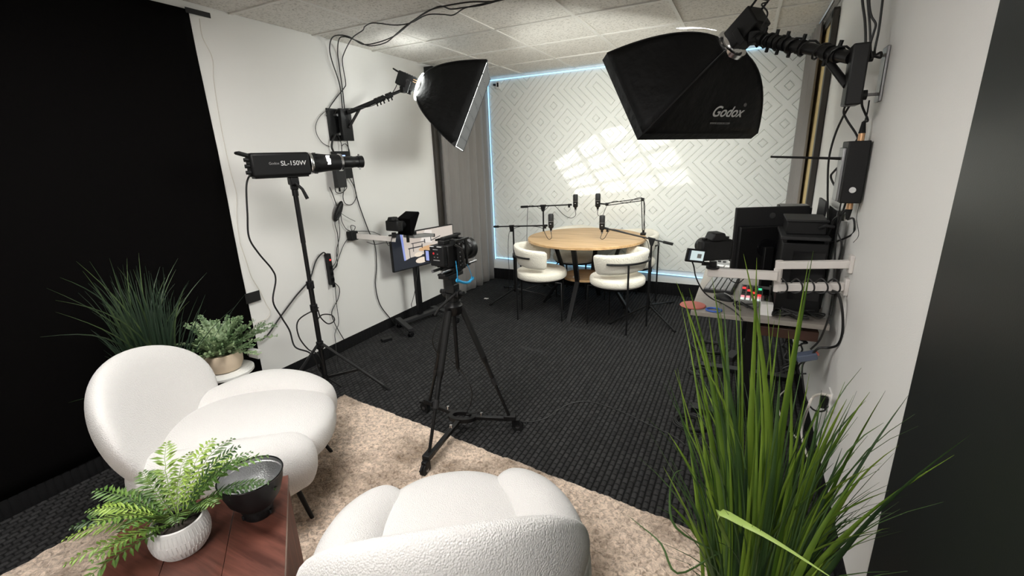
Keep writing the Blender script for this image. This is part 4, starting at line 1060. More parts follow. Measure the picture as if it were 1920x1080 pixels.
# camera arm on the left wall
am = V((XL, 2.765, 0.955))
ca = thing('camera_arm', 'white flat arm on left wall holding the small camera', 'camera arm', am)
MB().box(am + V((0.03, 0.0, 0.0)), (0.06, 0.075, 0.075)).build('wall_block', 'black_plastic', ca, bevel=0.005)
ae = at(742, 449, 'x', -2.60); a0 = am + V((0.055, 0.02, -0.005)); d = ae - a0
MB().box((a0 + ae) / 2, (0.014, d.length, 0.045), frame(d)).build('bar', 'arm_white', ca, bevel=0.003)
MB().cyl(ae + V((0, -0.015, 0.02)), ae + V((0, -0.015, 0.062)), 0.019, n=14).build('ball_head', 'black_metal', ca)
def dslr(name, label, o, d, up=(0, 0, 1), sc=1.0, lens=0.085, cat='camera'):
    M = TR(o, d, up) @ Matrix.Scale(sc, 4); t = thing(name, label, cat, o)
    MB(M).box((0, 0, 0.05), (0.135, 0.05, 0.088)).build('body', 'black_plastic', t, bevel=0.010)
    MB(M).prism([(-0.035, 0.0), (0.035, 0.0), (0.022, 0.032), (-0.022, 0.032)], (0, -0.035, 0.092), (1, 0, 0), (0, 0, 1), (0, 1, 0), 0.07).build('viewfinder_hump', 'black_plastic', t, bevel=0.006)
    MB(M).box((0.05, 0.03, 0.045), (0.038, 0.035, 0.085)).build('grip', 'black_rubber', t, bevel=0.012)
    MB(M).lathe([(0.034, 0.02), (0.036, 0.03), (0.036, 0.03 + lens * 0.5), (0.033, 0.03 + lens * 0.55), (0.035, 0.03 + lens * 0.9), (0.035, 0.03 + lens), (0.029, 0.03 + lens), (0.027, lens)], Matrix.Rotation(-PI / 2, 3, 'X'), (0, 0, 0.048), 32).build('lens', 'black_metal', t)
    MB(M).lathe([(0.0, 0.018 + lens), (0.027, 0.012 + lens)], Matrix.Rotation(-PI / 2, 3, 'X'), (0, 0, 0.048), 24).build('glass', 'black_gloss', t)
    MB(M).cyl((0.045, 0.0, 0.092), (0.045, 0.0, 0.104), 0.012, n=14).cyl((-0.05, 0.0, 0.092), (-0.05, 0.0, 0.102), 0.011, n=14).build('dial', 'black_metal', t)
    return t, M
pc_ = ae + V((0, -0.015, 0.068)); fd = V((0.06, 1, -0.05))
dslr('small_camera', 'small black camera on white arm by the left wall', pc_, fd)
# prompter hood in front of that camera with its flat tablet shelf
Mh = TR(pc_ + V((0.0, 0, 0.0)), fd)
pr = thing('prompter', 'black wedge teleprompter hood with flat grey shelf before small camera', 'teleprompter', pc_ + V((0, 0.15, -0.05)))
MB(Mh).prism([(0.125, -0.04), (0.125, 0.10), (0.24, 0.155), (0.25, 0.14), (0.15, -0.045)], (-0.075, 0, 0), (0, 1, 0), (0, 0, 1), (1, 0, 0), 0.15).build('hood', 'black_cloth', pr, bevel=0.003)
MB(Mh).add([(-0.07, 0.245, 0.13), (0.07, 0.245, 0.13), (0.07, 0.155, -0.04), (-0.07, 0.155, -0.04)], [(0, 1, 2, 3)]).build('glass', 'black_gloss', pr, solid=0.003)
MB(Mh).box((0, 0.165, -0.05), (0.02, 0.02, 0.12)).build('bracket', 'black_metal', pr, bevel=0.002)
MB(Mh).box((0.01, 0.30, -0.065), (0.13, 0.27, 0.024), Matrix.Rotation(-0.05, 3, 'X')).build('shelf', 'mixer_grey', pr, bevel=0.005)
MB(Mh).box((0.01, 0.435, -0.073), (0.134, 0.014, 0.03)).build('shelf_stop', 'black_plastic', pr, bevel=0.003)
MB(Mh).cyl((0.0, 0.25, -0.055), (0.0, 0.25, -0.02), 0.02, n=14).build('knob', 'black_plastic', pr)
# ------------------------------------------------------------------ rolling television
ts = thing('screen_stand', 'black rolling floor stand under the monitor by left wall', 'stand', (-2.72, 3.33, 0))
px_, py_ = -2.73, 3.34
MB().box((px_, py_, 0.42), (0.035, 0.06, 0.74)).build('post', 'black_metal', ts, bevel=0.003)
L1a, L1b, L2a, L2b = V((-2.86, 3.16, 0.085)), V((-2.565, 2.99, 0.075)), V((-2.76, 3.58, 0.085)), V((-2.37, 3.46, 0.075))
def bar(a, b, w_, h_): 
    d = b - a; return MB().box((a + b) / 2, (w_, d.length, h_), frame(d))
for a, b in ((L1a, L1b), (L2a, L2b)): bar(a, b, 0.05, 0.028).build('foot_bar', 'charcoal', ts, bevel=0.003)
bar(L1a.lerp(L1b, 0.35), L2a.lerp(L2b, 0.25), 0.06, 0.03).build('cross_bar', 'charcoal', ts, bevel=0.003)
for p in (L1a.lerp(L1b, 0.08), L1a.lerp(L1b, 0.94), L2a.lerp(L2b, 0.08), L2a.lerp(L2b, 0.94)):
    cs = MB().cyl(p + V((0, 0, -0.01)), p + V((0, 0, -0.03)), 0.012, n=10).box(p + V((0, 0, -0.032)), (0.035, 0.03, 0.018)).build('caster', 'black_plastic', ts, bevel=0.003)
    for s in (-1, 1): MB().cyl((p.x - 0.004 + s * 0.012, p.y, 0.027), (p.x + 0.004 + s * 0.012, p.y, 0.027), 0.026, n=18).build('wheel', 'black_gloss', cs)
tvc = V((-2.685, 3.445, 0.742)); tdir = V((0.975, -0.22, 0)).normalized()
MT = TR(tvc, -tdir)     # local -y looks out of the screen, x runs along it
if (MT.to_3x3() @ V((1, 0, 0))).y < 0: pass
tv = thing('monitor', 'wide monitor on rolling stand showing the round table live', 'monitor', tvc + V((0, 0, -0.17)))
TW, TH = 0.76, 0.345
MB(MT).box((0, 0.012, 0), (TW, 0.028, TH)).build('casing', 'black_plastic', tv, bevel=0.004)
MB(MT).box((0, 0.04, -0.02), (0.3, 0.04, 0.2)).build('rear_housing', 'black_plastic', tv, bevel=0.006)
ys = -0.0025; lay = 0.0006
def scr(name, poly, m, k):
    MB(MT).prism(poly, (0, ys - lay * k, 0), (1, 0, 0), (0, 0, 1), (0, -1, 0), 0.0005).build(name, m, scn, smooth=False)
scn = MB(MT).prism([(-TW / 2 + .008, -TH / 2 + .01), (TW / 2 - .008, -TH / 2 + .01), (TW / 2 - .008, TH / 2 - .008), (-TW / 2 + .008, TH / 2 - .008)], (0, ys, 0), (1, 0, 0), (0, 0, 1), (0, -1, 0), 0.0005).build('screen', 'scr_floor', tv, smooth=False)
E5 = lambda cx, cy, a, b, n=24: [(cx + a * math.cos(2 * PI * i / n), cy + b * math.sin(2 * PI * i / n)) for i in range(n)]
scr('picture_wall', [(-0.24, -0.085), (-0.18, -0.07), (0.30, -0.05), (0.37, -0.03), (0.37, 0.164), (-0.26, 0.164)], 'scr_wall', 1)
scr('picture_light', [(-0.05, 0.06), (0.09, 0.03), (0.10, 0.15), (0.02, 0.164), (-0.02, 0.12)], 'scr_light', 2)
scr('picture_edge', [(-0.255, -0.085), (-0.235, -0.085), (-0.25, 0.164), (-0.275, 0.164)], 'scr_blue', 2)
scr('picture_table', E5(0.05, -0.012, 0.13, 0.024), 'scr_wood', 3)
scr('picture_chair', E5(-0.05, -0.115, 0.075, 0.028), 'scr_chair', 3)
scr('picture_chair', E5(-0.085, -0.055, 0.05, 0.022), 'scr_chair', 4)
scr('picture_chair', E5(0.20, -0.10, 0.09, 0.03), 'scr_chair', 3)
for x0, y0, x1, y1 in ((-0.20, 0.012, -0.03, 0.022), (-0.16, 0.055, 0.0, 0.062), (-0.005, 0.04, 0.006, 0.08), (-0.04, 0.0, -0.03, 0.04), (-0.19, -0.08, -0.183, 0.018), (0.08, 0.05, 0.20, 0.085), (0.075, 0.05, 0.084, 0.09), (-0.145, -0.02, -0.138, 0.06)):
    scr('picture_stand', [(x0, y0), (x1, y0), (x1, y1), (x0, y1)] if x1 - x0 < 0.02 or y1 - y0 < 0.02 else [(x0, y0), (x0, y0 + .007), (x1, y1), (x1, y1 - .007)], 'scr_floor', 5)
# ------------------------------------------------------------------ leads on the left wall and ceiling
def mix(*p): return list(p)
cable('thick cable draped from left boom arm up over the ceiling, upper loop', [wl(642, 203), wl(637, 160, .02), wl(622, 113, .03), wl(618, 90, .03), ce(622, 72, .02), ce(634, 66, .02), ce(655, 69, .03), ce(680, 83, .05), ce(707, 80, .05), ce(740, 67, .05), ce(770, 43, .04), ce(800, 22, .03), ce(830, 12, .03), ce(880, 4, .03), ce(930, 2, .03), ce(985, -12, .03)], 0.0042)
cable('cable running straight up left wall then sagging under the ceiling', [wl(646, 205), wl(642, 167), wl(635, 117), wl(633, 95, .02), ce(636, 73, .015), ce(648, 69, .02), ce(673, 78, .04), ce(693, 86, .05), ce(723, 80, .05), ce(745, 62, .05), ce(770, 42, .03), ce(820, 13, .02), ce(845, 17, .03), ce(870, 14, .03), ce(905, 9, .03), ce(960, -6, .03)], 0.0042)
cable('cable hooked to the ceiling tile above left boom arm', [wl(612, 218), wl(617, 203), wl(630, 184), wl(645, 165, .02), wl(648, 155, .02), wl(642, 117, .02), wl(645, 100, .03), ce(660, 72, .03), ce(680, 57, .015), ce(684, 50, .01), ce(700, 43, .02), ce(740, 47, .03), ce(770, 43, .03), ce(800, 28, .03), ce(830, 27, .03), ce(850, 28, .03), ce(872, 15, .03), ce(910, 6, .03), ce(950, -4, .03)], 0.0038)
cable('lead running along the left boom arm to lamp head', [wl(628, 214, .05), wl(632, 206, .07), wl(645, 204, .1), bk + V((.2, .2, .14)), bk + V((.28, .36, .24)), hubL - nL * 0.19 + V((0, 0, -.03))], 0.003)
cable('thin lead bowed on the left wall beside the controller', [wl(617, 203), wl(600, 218), wl(592, 235), wl(594, 252), wl(605, 268), wl(618, 275)], 0.0025)
cable('long lead falling from left boom arm to the carpet', [wl(645, 205), wl(648, 240), wl(655, 290), wl(664, 345), wl(672, 380), wl(690, 430), wl(703, 460), wl(706, 500), wl(704, 535), wl(712, 570), wl(730, 595), fl(745, 612), fl(758, 622)], 0.0045)
cable('bundle of leads from boom plate to the light controller', [wl(629, 252, .03), wl(624, 262, .03), wl(622, 275, .03), wl(626, 286, .03)], 0.008)
cable('lead crossing from boom plate into controller top', [wl(634, 253, .03), wl(640, 270, .03), wl(641, 286, .03)], 0.003)
cable('curved lead plugged in the controller top', [wl(641, 284, .03), wl(641, 274, .03), wl(648, 270, .03), wl(655, 282, .02), wl(657, 305, .02)], 0.003)
cable('looped lead hanging under the controller', [wl(648, 340, .03), wl(650, 352, .03), wl(640, 362, .03), wl(630, 360, .03), wl(628, 350, .03)], 0.0032)
cable('large loop of black lead right of the adapter', [wl(655, 334, .03), wl(664, 350, .02), wl(668, 368, .02), wl(660, 383, .02), wl(648, 382, .02), wl(643, 368, .02), wl(648, 345, .03)], 0.0032)
cable('lead from adapter down to the tied cable bundle', [wl(618, 351, .03), wl(624, 365, .02), wl(631, 385, .02), wl(634, 396, .03)], 0.0032)
cable('lead from tied bundle down to upper power strip socket', [wl(632, 405, .02), wl(628, 420, .02), wl(633, 440, .02), wl(634, 465, .02), wl(630, 490, .02), wl(622, 502, .03)], 0.003)
cable('second lead from tied bundle into the power strip', [wl(634, 405, .02), wl(637, 440, .02), wl(631, 470, .02), wl(632, 497, .02), wl(621, 507, .03)], 0.003)
cable('thin antenna wire slanting from cable bundle', [wl(638, 399, .03), wl(652, 408, .04), wl(666, 415, .05)], 0.002)
cable('lead from black block of camera arm to power strip', [wl(653, 446, .03), wl(644, 460, .02), wl(637, 478, .02), wl(630, 498, .02), wl(622, 511, .03)], 0.003)
cable('lead looping above the white camera arm mount', [wl(639, 398, .02), wl(641, 415, .02), wl(650, 430, .02), wl(662, 433, .03), wl(666, 425, .03), wl(658, 423, .03), wl(661, 433, .04), am + V((.1, .06, .03)), am + V((.17, .1, .02)), am + V((.24, .14, -.03)), ae + V((-.04, -.05, -.045)), ae + V((-.02, -.03, 0)), ae + V((-.02, -.02, .04))], 0.0028)
cable('lead sagging below the white camera arm', [am + V((.12, .06, -.06)), am + V((.17, .1, -.085)), am + V((.24, .14, -.075)), ae + V((-.03, -.04, -.03))], 0.0028)
cable('power lead from black spotlight down to the stand legs', [M5 @ V((0.02, -0.23, -0.058)), at(466, 333, 'x', -2.62), at(462, 352, 'x', -2.64), at(464, 400, 'x', -2.66), at(467, 445, 'x', -2.68), at(485, 475, 'x', -2.70), at(510, 505, 'x', -2.72), at(517, 525, 'x', -2.72), at(512, 565, 'x', -2.72), at(528, 595, 'x', -2.71), at(543, 620, 'x', -2.69), at(553, 650, 'x', -2.66), at(578, 660, 'x', -2.56), at(590, 672, 'x', -2.52), at(604, 700, 'x', -2.50), fl(640, 725)], 0.0055)
cable('power cord from the strip top crossing behind light stand to the plant', [wl(612, 477, .03), wl(605, 474, .03), wl(592, 490, .02), wl(580, 525, .02), wl(555, 555, .02), wl(525, 595, .02), wl(500, 630, .02), wl(482, 638, .03), wl(470, 635, .04), at(462, 633, 'x', -2.80)], 0.0055)
cable('lead dropping from the lower end of power strip', [wl(625, 528, .03), wl(636, 540, .02), wl(634, 560, .02), wl(622, 585, .02), wl(627, 605, .02), wl(636, 622, .02), wl(645, 637, .02)], 0.0035)
cable('thin lead hanging below the power strip to the floor', [wl(628, 532, .03), wl(631, 570, .02), wl(635, 605, .02), wl(628, 625, .02), wl(630, 650, .03), fl(632, 690), fl(640, 700)], 0.0025)
cable('curled lead tied to the light stand collar', [S(0.62) + V((0.02, 0.02, 0)), at(560, 600, 'x', -2.52), at(560, 630, 'x', -2.53), at(578, 655, 'x', -2.52), at(598, 668, 'x', -2.47), fl(618, 722)], 0.0045)
cable('looped lead between light stand and left wall', [S(0.60) + V((0.01, 0.02, 0)), at(601, 595, 'x', -2.56), at(615, 607, 'x', -2.60), at(627, 601, 'x', -2.62), at(622, 591, 'x', -2.60), at(605, 590, 'x', -2.55), at(594, 600, 'x', -2.50)], 0.0045)
cable('thin white wire falling down the left wall by backdrop', [wl(374, 35), wl(380, 70), wl(398, 108), wl(401, 150), wl(409, 205), wl(419, 260), wl(432, 320), wl(443, 362), wl(444, 410), wl(450, 455)], 0.0022, 'cable_white')
cable('second white wire along lower left wall beside tape', [wl(450, 455), wl(462, 490), wl(472, 520), wl(487, 545), wl(499, 570), wl(507, 585), wl(500, 598), wl(482, 605), wl(474, 618), at(468, 625, 'x', -2.83)], 0.0028, 'cable_white')
# adapter on the carpet under the monitor
fb = fl(725, 640, 0.0); t = thing('floor_adapter', 'small black power brick lying on carpet before monitor stand', 'adapter', fb)
MB(TR(fb + V((0, 0, 0.017)), (0.5, 1, 0))).box((0, 0, 0), (0.05, 0.09, 0.034)).build('case', 'black_plastic', t, bevel=0.004)
cable('floor lead from small power brick toward the light stand', [fl(725, 648), fl(728, 660), fl(718, 668), fl(690, 675), fl(660, 680), fl(650, 690)], 0.003)
cable('floor lead from small power brick to monitor stand', [fl(722, 634), fl(714, 628), fl(712, 620), fl(722, 612), fl(745, 610), fl(757, 612), fl(756, 622), fl(735, 637)], 0.003)
cable('lead hanging down the rear of monitor post', [V((px_ + .02, py_ + .01, .57)), at(778, 545, 'x', px_ + .03), at(774, 562, 'x', px_ + .03), at(772, 575, 'x', px_ + .02), V((px_, py_ - .02, .11))], 0.003)
# ------------------------------------------------------------------ cinema camera on tripod with rolling dolly
cx, cy = -1.335, 1.912
tp = thing('tripod', 'tall black camera tripod in the middle of the room', 'tripod', (cx, cy, 0.06))
C6 = lambda z: V((cx, cy, z))
feet = [V((-1.318, 1.575, 0.085)), V((-1.095, 2.055, 0.085)), V((-1.635, 2.01, 0.085))]
MB().lathe([(0.0, 0.735), (0.03, 0.735), (0.045, 0.75), (0.05, 0.79), (0.042, 0.80), (0.042, 0.815), (0.0, 0.815)], o=(cx, cy, 0), n=24).build('crown', 'black_metal', tp)
for k, f in enumerate(feet):
    d = (f - C6(0)).copy(); d.z = 0; d.normalize(); a = C6(0.77) + d * 0.045
    lg = MB().tube([a, a.lerp(f, 0.42)], 0.017, 12).build('leg', 'black_rubber', tp)
    MB().tube([a.lerp(f, 0.42), a.lerp(f, 0.47)], [0.019, 0.014], 12).build('twist_lock', 'black_plastic', lg)
    MB().tube([a.lerp(f, 0.42), a.lerp(f, 0.68)], 0.0125, 12).build('middle_tube', 'black_metal', lg)
    MB().tube([a.lerp(f, 0.62), a.lerp(f, 0.68)], 0.0155, 12).build('twist_lock', 'charcoal', lg)
    MB().tube([a.lerp(f, 0.68), f], 0.009, 10).build('lower_tube', 'black_metal', lg)
MB().cyl(C6(0.42), C6(0.74), 0.011, n=12).build('centre_column', 'black_metal', tp)
MB().tube([C6(0.42), C6(0.40), C6(0.385) + V((0.012, 0, 0)), C6(0.37), C6(0.375) + V((-0.01, 0, 0))], 0.004, 6).build('hook', 'black_metal', tp)
MB().cyl(C6(0.81), C6(0.86), 0.036, n=20).build('pan_base', 'black_metal', tp)
MB().cyl(C6(0.855) - V((0.05, 0, 0)), C6(0.855) + V((0.05, 0, 0)), 0.026, n=16).box(C6(0.885), (0.06, 0.055, 0.05)).build('fluid_head', 'black_metal', tp, bevel=0.005)
for s in (-1, 1): MB().cyl(C6(0.86) + V((s * 0.05, 0, 0)), C6(0.86) + V((s * 0.072, 0, 0)), 0.013, n=12).build('knob', 'black_plastic', tp)
MB().tube([C6(0.865) + V((0.04, -0.03, 0)), C6(0.80) + V((-0.02, -0.10, 0)), C6(0.77) + V((-0.03, -0.13, 0))], 0.007, 8).build('pan_handle', 'black_rubber', tp)
MB().box(C6(0.93), (0.05, 0.06, 0.05)).box(C6(0.958), (0.065, 0.14, 0.02)).box(C6(0.973), (0.05, 0.17, 0.012)).build('slide_plate', 'black_metal', tp, bevel=0.003)
# dolly
dcn = V((-1.365, 1.965, 0.075))
dl = thing('tripod_dolly', 'black three wheeled dolly locked under the camera tripod', 'dolly', (dcn.x, dcn.y, 0))
mb = MB(TR(dcn, (0.9, 0.25, 0))); vs = []; fs = []; n = 28
for z in (-0.012, 0.012):
    for (a_, b_) in ((0.055, 0.085), (0.030, 0.058)):
        for i in range(n): t_ = 2 * PI * i / n; vs.append((a_ * math.cos(t_), b_ * math.sin(t_), z))
for i in range(n):
    j = (i + 1) % n
    fs += [(i, j, n + j, n + i), (2 * n + i, 3 * n + i, 3 * n + j, 2 * n + j), (i, 2 * n + i, 2 * n + j, j), (n + i, n + j, 3 * n + j, 3 * n + i)]
mb.add(vs, fs).build('centre_plate', 'black_metal', dl)
for k, f in enumerate(feet):
    w_ = V((f.x, f.y, 0.075)); d = (w_ - dcn).normalized(); a = dcn + d * 0.06
    am_ = MB().box((a + w_) / 2, (0.026, (w_ - a).length, 0.022), frame(w_ - a)).build('arm', 'black_metal', dl, bevel=0.003)
    MB().cyl(a.lerp(w_, 0.25) + V((0, 0, 0.01)), a.lerp(w_, 0.25) + V((0, 0, 0.032)), 0.008, n=10).build('lock_screw', 'chrome', am_)
    MB().box(w_ + V((0, 0, 0.012)), (0.042, 0.07, 0.03), frame(d)).build('foot_cradle', 'black_plastic', dl, bevel=0.004)
    sd = d.cross(V((0, 0, 1)))
    cs = MB().box(w_ + d * 0.035 - V((0, 0, 0.02)), (0.03, 0.045, 0.05), frame(d)).build('caster', 'black_plastic', dl, bevel=0.004)
    q = V((w_.x, w_.y, 0.0335)) + d * 0.045
    MB().cyl(q - sd * 0.013, q + sd * 0.013, 0.0335, n=22).build('wheel', 'black_rubber', cs)
    MB().cyl(q - sd * 0.015, q + sd * 0.015, 0.012, n=12).build('hub_cap', 'steel', cs)
    MB().tube([w_ + d * 0.06 + V((0, 0, -0.01)), w_ + d * 0.095 - V((0, 0, 0.02))], 0.006, 6).build('brake', 'black_plastic', cs)
# the camera rig
M6 = TR((cx + 0.0, cy - 0.01, 1.005), (0.06, 1, 0))
rg = thing('cinema_camera', 'black cinema camera rig with cage and blue strap on the tripod', 'camera', (cx, cy, 0.995))
MB(M6).box((0, 0, 0.065), (0.098, 0.125, 0.115)).build('body', 'black_plastic', rg, bevel=0.006)
MB(M6).box((0, -0.078, 0.072), (0.088, 0.032, 0.105)).build('battery', 'black_plastic', rg, bevel=0.005)
MB(M6).cyl((-0.018, -0.094, 0.085), (-0.018, -0.0955, 0.085), 0.0055, n=16).build('record_light', 'red', rg)
for x, z in ((0.006, 0.083), (-0.014, 0.066), (0.006, 0.066)): MB(M6).box((x, -0.0945, z), (0.007, 0.001, 0.003)).build('mark', 'label_dim', rg)
for x, z, w_ in ((-0.006, 0.105, 0.03), (-0.002, 0.051, 0.04)): MB(M6).box((x, -0.0945, z), (w_, 0.001, 0.004)).build('mark', 'label_dim', rg)
for x in (-0.028, 0.02): MB(M6).box((x, -0.094, 0.120), (0.028, 0.004, 0.003)).build('edge_strip', 'label_print', rg)
cg = MB(M6)
for s in (-1, 1):
    cg.box((s * 0.06, 0.01, 0.065), (0.010, 0.02, 0.15)); cg.box((s * 0.06, 0.075, 0.065), (0.010, 0.016, 0.15)); cg.box((s * 0.06, 0.04, 0.137), (0.010, 0.12, 0.010)); cg.box((s * 0.06, 0.04, -0.002), (0.010, 0.12, 0.012))
cg.box((0, 0.01, 0.138), (0.125, 0.02, 0.010)); cg.box((0, 0.075, 0.138), (0.125, 0.016, 0.010)); cg.build('cage', 'black_metal', rg, bevel=0.0015)
MB(M6).box((0, -0.03, 0.132), (0.04, 0.05, 0.022)).box((0, 0.02, 0.150), (0.028, 0.12, 0.016)).box((0.0, 0.085, 0.156), (0.03, 0.03, 0.012)).build('top_handle', 'black_rubber', rg, bevel=0.004)
for k in range(6): MB(M6).cyl((0.0655, 0.012, 0.01 + 0.022 * k), (0.068, 0.012, 0.01 + 0.022 * k), 0.004, n=8).build('bolt', 'steel', rg)
MB(M6).lathe([(0.04, 0.06), (0.046, 0.07), (0.046, 0.12), (0.043, 0.125), (0.047, 0.13), (0.047, 0.15), (0.058, 0.158), (0.060, 0.182), (0.055, 0.183), (0.05, 0.16), (0.0, 0.155)], Matrix.Rotation(-PI / 2, 3, 'X'), (0, 0, 0.065), 36).build('lens', 'black_metal', rg)
MB(M6).lathe([(0.0475, 0.10), (0.051, 0.102), (0.051, 0.118), (0.0475, 0.12)], Matrix.Rotation(-PI / 2, 3, 'X'), (0, 0, 0.065), 40).build('focus_ring', 'black_rubber', rg)
MB(M6).tube([(0.062, -0.02, 0.12), (0.085, 0.0, 0.10), (0.08, 0.02, 0.05), (0.075, 0.03, 0.01), (0.055, 0.03, -0.01)], 0.006, 8).build('rig_lead', 'cable_black', rg)
sc_ = MB(M6).box((-0.085, -0.065, 0.062), (0.034, 0.010, 0.06)).build('side_screen', 'black_plastic', rg, bevel=0.002)
MB(M6).box((-0.080, -0.0705, 0.064), (0.020, 0.001, 0.050)).build('picture', 'scr_blue', sc_)
for s in (-1, 1): MB(M6).cyl((s * 0.03, -0.10, -0.008), (s * 0.03, 0.2, -0.008), 0.0075, n=12).build('support_rod', 'steel', rg)
MB(M6).box((0, 0.03, -0.012), (0.09, 0.11, 0.022)).build('base_plate', 'black_metal', rg, bevel=0.003)
MB(M6).tube(spline([(0.068, -0.03, 0.04), (0.072, -0.03, -0.02), (0.070, -0.03, -0.06)]), 0.0022, 6).build('strap_cord', 'strap_blue', rg)
MB(M6).tube(spline([(0.07, -0.03, -0.062), (0.08, 0.01, -0.082), (0.082, 0.05, -0.09), (0.082, 0.085, -0.078)]), 0.0072, 8).build('strap_grip', 'strap_blue', rg)
MB(M6).tube(spline([(0.082, 0.085, -0.078), (0.075, 0.075, -0.03), (0.065, 0.07, 0.0)]), 0.0016, 6).build('strap_cord', 'strap_blue', rg)
for p in ((0.07, -0.03, -0.062), (0.082, 0.085, -0.078)): MB(M6).cyl((p[0] - 0.004, p[1], p[2]), (p[0] + 0.004, p[1], p[2]), 0.0105, n=14).build('strap_ring', 'strap_blue', rg)
cable('lead hanging off the tripod to the dolly', [C6(0.72) + V((-0.04, -0.06, 0)), at(818, 610, 'y', 1.85), at(811, 640, 'y', 1.85), at(822, 664, 'y', 1.9), at(845, 675, 'y', 1.95), at(868, 700, 'y', 2.0), at(884, 730, 'y', 2.0), at(883, 755, 'y', 2.0), dcn + V((0.02, 0.02, 0.02))], 0.003)
cable('long black lead curving over the carpet from dolly to the coil', [dcn + V((0.03, 0.0, 0.02)), dcn + V((0.10, 0.05, 0.03)), fl(905, 776), fl(940, 778), fl(985, 791), fl(1020, 786), fl(1045, 770), fl(1070, 757), fl(1100, 753), fl(1140, 763), fl(1180, 779), fl(1220, 798), fl(1262, 818), fl(1285, 835)], 0.0045)
# ------------------------------------------------------------------ right softbox and its wall arm
A, B, C = V((-0.811, 2.85, 2.066)), V((-0.551, 2.65, 1.608)), V((0.007, 3.4, 1.602))
nR = V((-0.654, 0.482, -0.583)).normalized(); eX = (C - B).normalized(); eY = (A - B).normalized()
dR = 0.36; cR = (A + C) / 2; hubR = cR - nR * (dR + 0.05)
sR, nR, exR, eyR, ptR = softbox('softbox', 'large black softbox over the table lettered Godox, seen from behind', hubR, nR, eX, eY, (C - B).length / 2, (A - B).length / 2, dR, 'diffuser_r', False)
lower = -1 if eyR.dot(eY) > 0 else 1
# lettering on the lower panel
def on_lower(s, a, out):
    p = ptR(s, a, lower); q = ptR(min(1, s + 0.05), a, lower)
    up = (p - q).normalized(); xd = exR
    nn = xd.cross(up).normalized()
    if nn.dot(eyR * lower) < 0: nn = -nn
    w_ = (a + 1) / 2
    p = p - (eyR * lower) * 0.022 * math.sin(PI * w_) * math.sin(PI * s)
    Mx = Matrix((xd, -nn, up)).transposed().to_4x4(); Mx.translation = p + nn * out
    return Mx
text('lettering', 'Godox', 0.088, 'label_print', sR, on_lower(0.80, 0.25, 0.007), shear=0.25, bold=0.0012)
text('lettering', 'WWW.GODOX.COM', 0.017, 'label_dim', sR, on_lower(0.905, 0.18, 0.006), shear=0.1)
text('lettering', '®', 0.03, 'label_dim', sR, on_lower(0.72, 0.58, 0.007))
# glowing patch over the closed upper panel, stands in for light leaking near the ring
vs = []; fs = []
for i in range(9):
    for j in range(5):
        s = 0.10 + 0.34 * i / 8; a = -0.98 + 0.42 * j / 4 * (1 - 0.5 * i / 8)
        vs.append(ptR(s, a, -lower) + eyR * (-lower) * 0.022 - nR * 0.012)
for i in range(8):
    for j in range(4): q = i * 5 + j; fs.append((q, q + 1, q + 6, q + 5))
MB().add(vs, fs).build('glow_patch', 'leak_white', sR)
hR, MhR = lamp_head('black lamp head with handle behind the large right softbox', hubR, nR, (0, 0, 1), L=0.165, w=0.11)
wp = V((XR, 2.385, 1.80))
br = thing('boom_arm', 'black wall mounted boom arm holding the large right softbox', 'light arm', wp - V((0.02, 0, 0.1)))
MB().box(wp + V((-0.006, 0.0, 0.0)), (0.012, 0.075, 0.20)).build('wall_plate', 'steel', br, bevel=0.004)
fp_ = V((XR - 0.10, 2.34, 1.80))
MB().box(fp_, (0.055, 0.10, 0.22)).build('front_plate', 'black_metal', br, bevel=0.006)
for z in (-0.07, 0.07):
    bo = MB().cyl((XR - 0.012, 2.385, 1.80 + z), (XR - 0.1, 2.39, 1.80 + z), 0.006, n=8).build('bolt', 'steel', br)
    MB().cyl((XR - 0.045, 2.385, 1.80 + z), (XR - 0.072, 2.385, 1.80 + z), 0.019, n=14).build('nut', 'black_plastic', bo)
a0 = fp_ + V((-0.02, 0.02, 0.07)); a1 = hubR - nR * 0.16 - V((0, 0, 0.085)); d = (a1 - a0).normalized()
MB().cyl(a0, a0.lerp(a1, 0.62), 0.024, n=14).build('outer_tube', 'black_metal', br)
MB().cyl(a0.lerp(a1, 0.58), a1, 0.017, n=14).build('inner_tube', 'black_metal', br)
MB().cyl(fp_ + V((-0.02, 0.02, -0.03)), a0.lerp(a1, 0.26), 0.015, n=12).build('strut', 'black_metal', br)
for k, q in enumerate((0.12, 0.2, 0.45, 0.55, 0.62, 0.68, 0.74, 0.80, 0.88)):
    c = a0.lerp(a1, q); cl = MB().cyl(c - d * 0.014, c + d * 0.014, 0.031, n=12).build('clamp_ring', 'black_plastic', br)
    s = -1 if k % 2 else 1
    MB().cyl(c, c + V((0.01 * s, -0.012, 0.05 * s)), 0.008, n=8).build('lever', 'black_plastic', cl)
MB().box(a1, (0.055, 0.075, 0.06)).build('head_socket', 'black_plastic', br, bevel=0.008)
rr = random.Random(6)
pts = []
for i in range(60):
    q = i / 59; c = a0.lerp(a1, 0.05 + 0.9 * q); an = q * 2 * PI * 6.5; s1 = d.cross(V((0, 0, 1))).normalized(); s2 = s1.cross(d)
    pts.append(c + (s1 * math.cos(an) + s2 * math.sin(an)) * 0.034)
MB().tube(pts, 0.0045, 6).build('wound_lead', 'cable_black', br)
cable('short lead looping from boom into the right lamp head', [a1 + V((0.03, -0.03, 0.03)), a1 + V((0.05, -0.05, 0.09)), a1 + V((0.02, -0.06, 0.13)), hubR - nR * 0.2 + V((0.02, -0.03, 0.03))], 0.004)
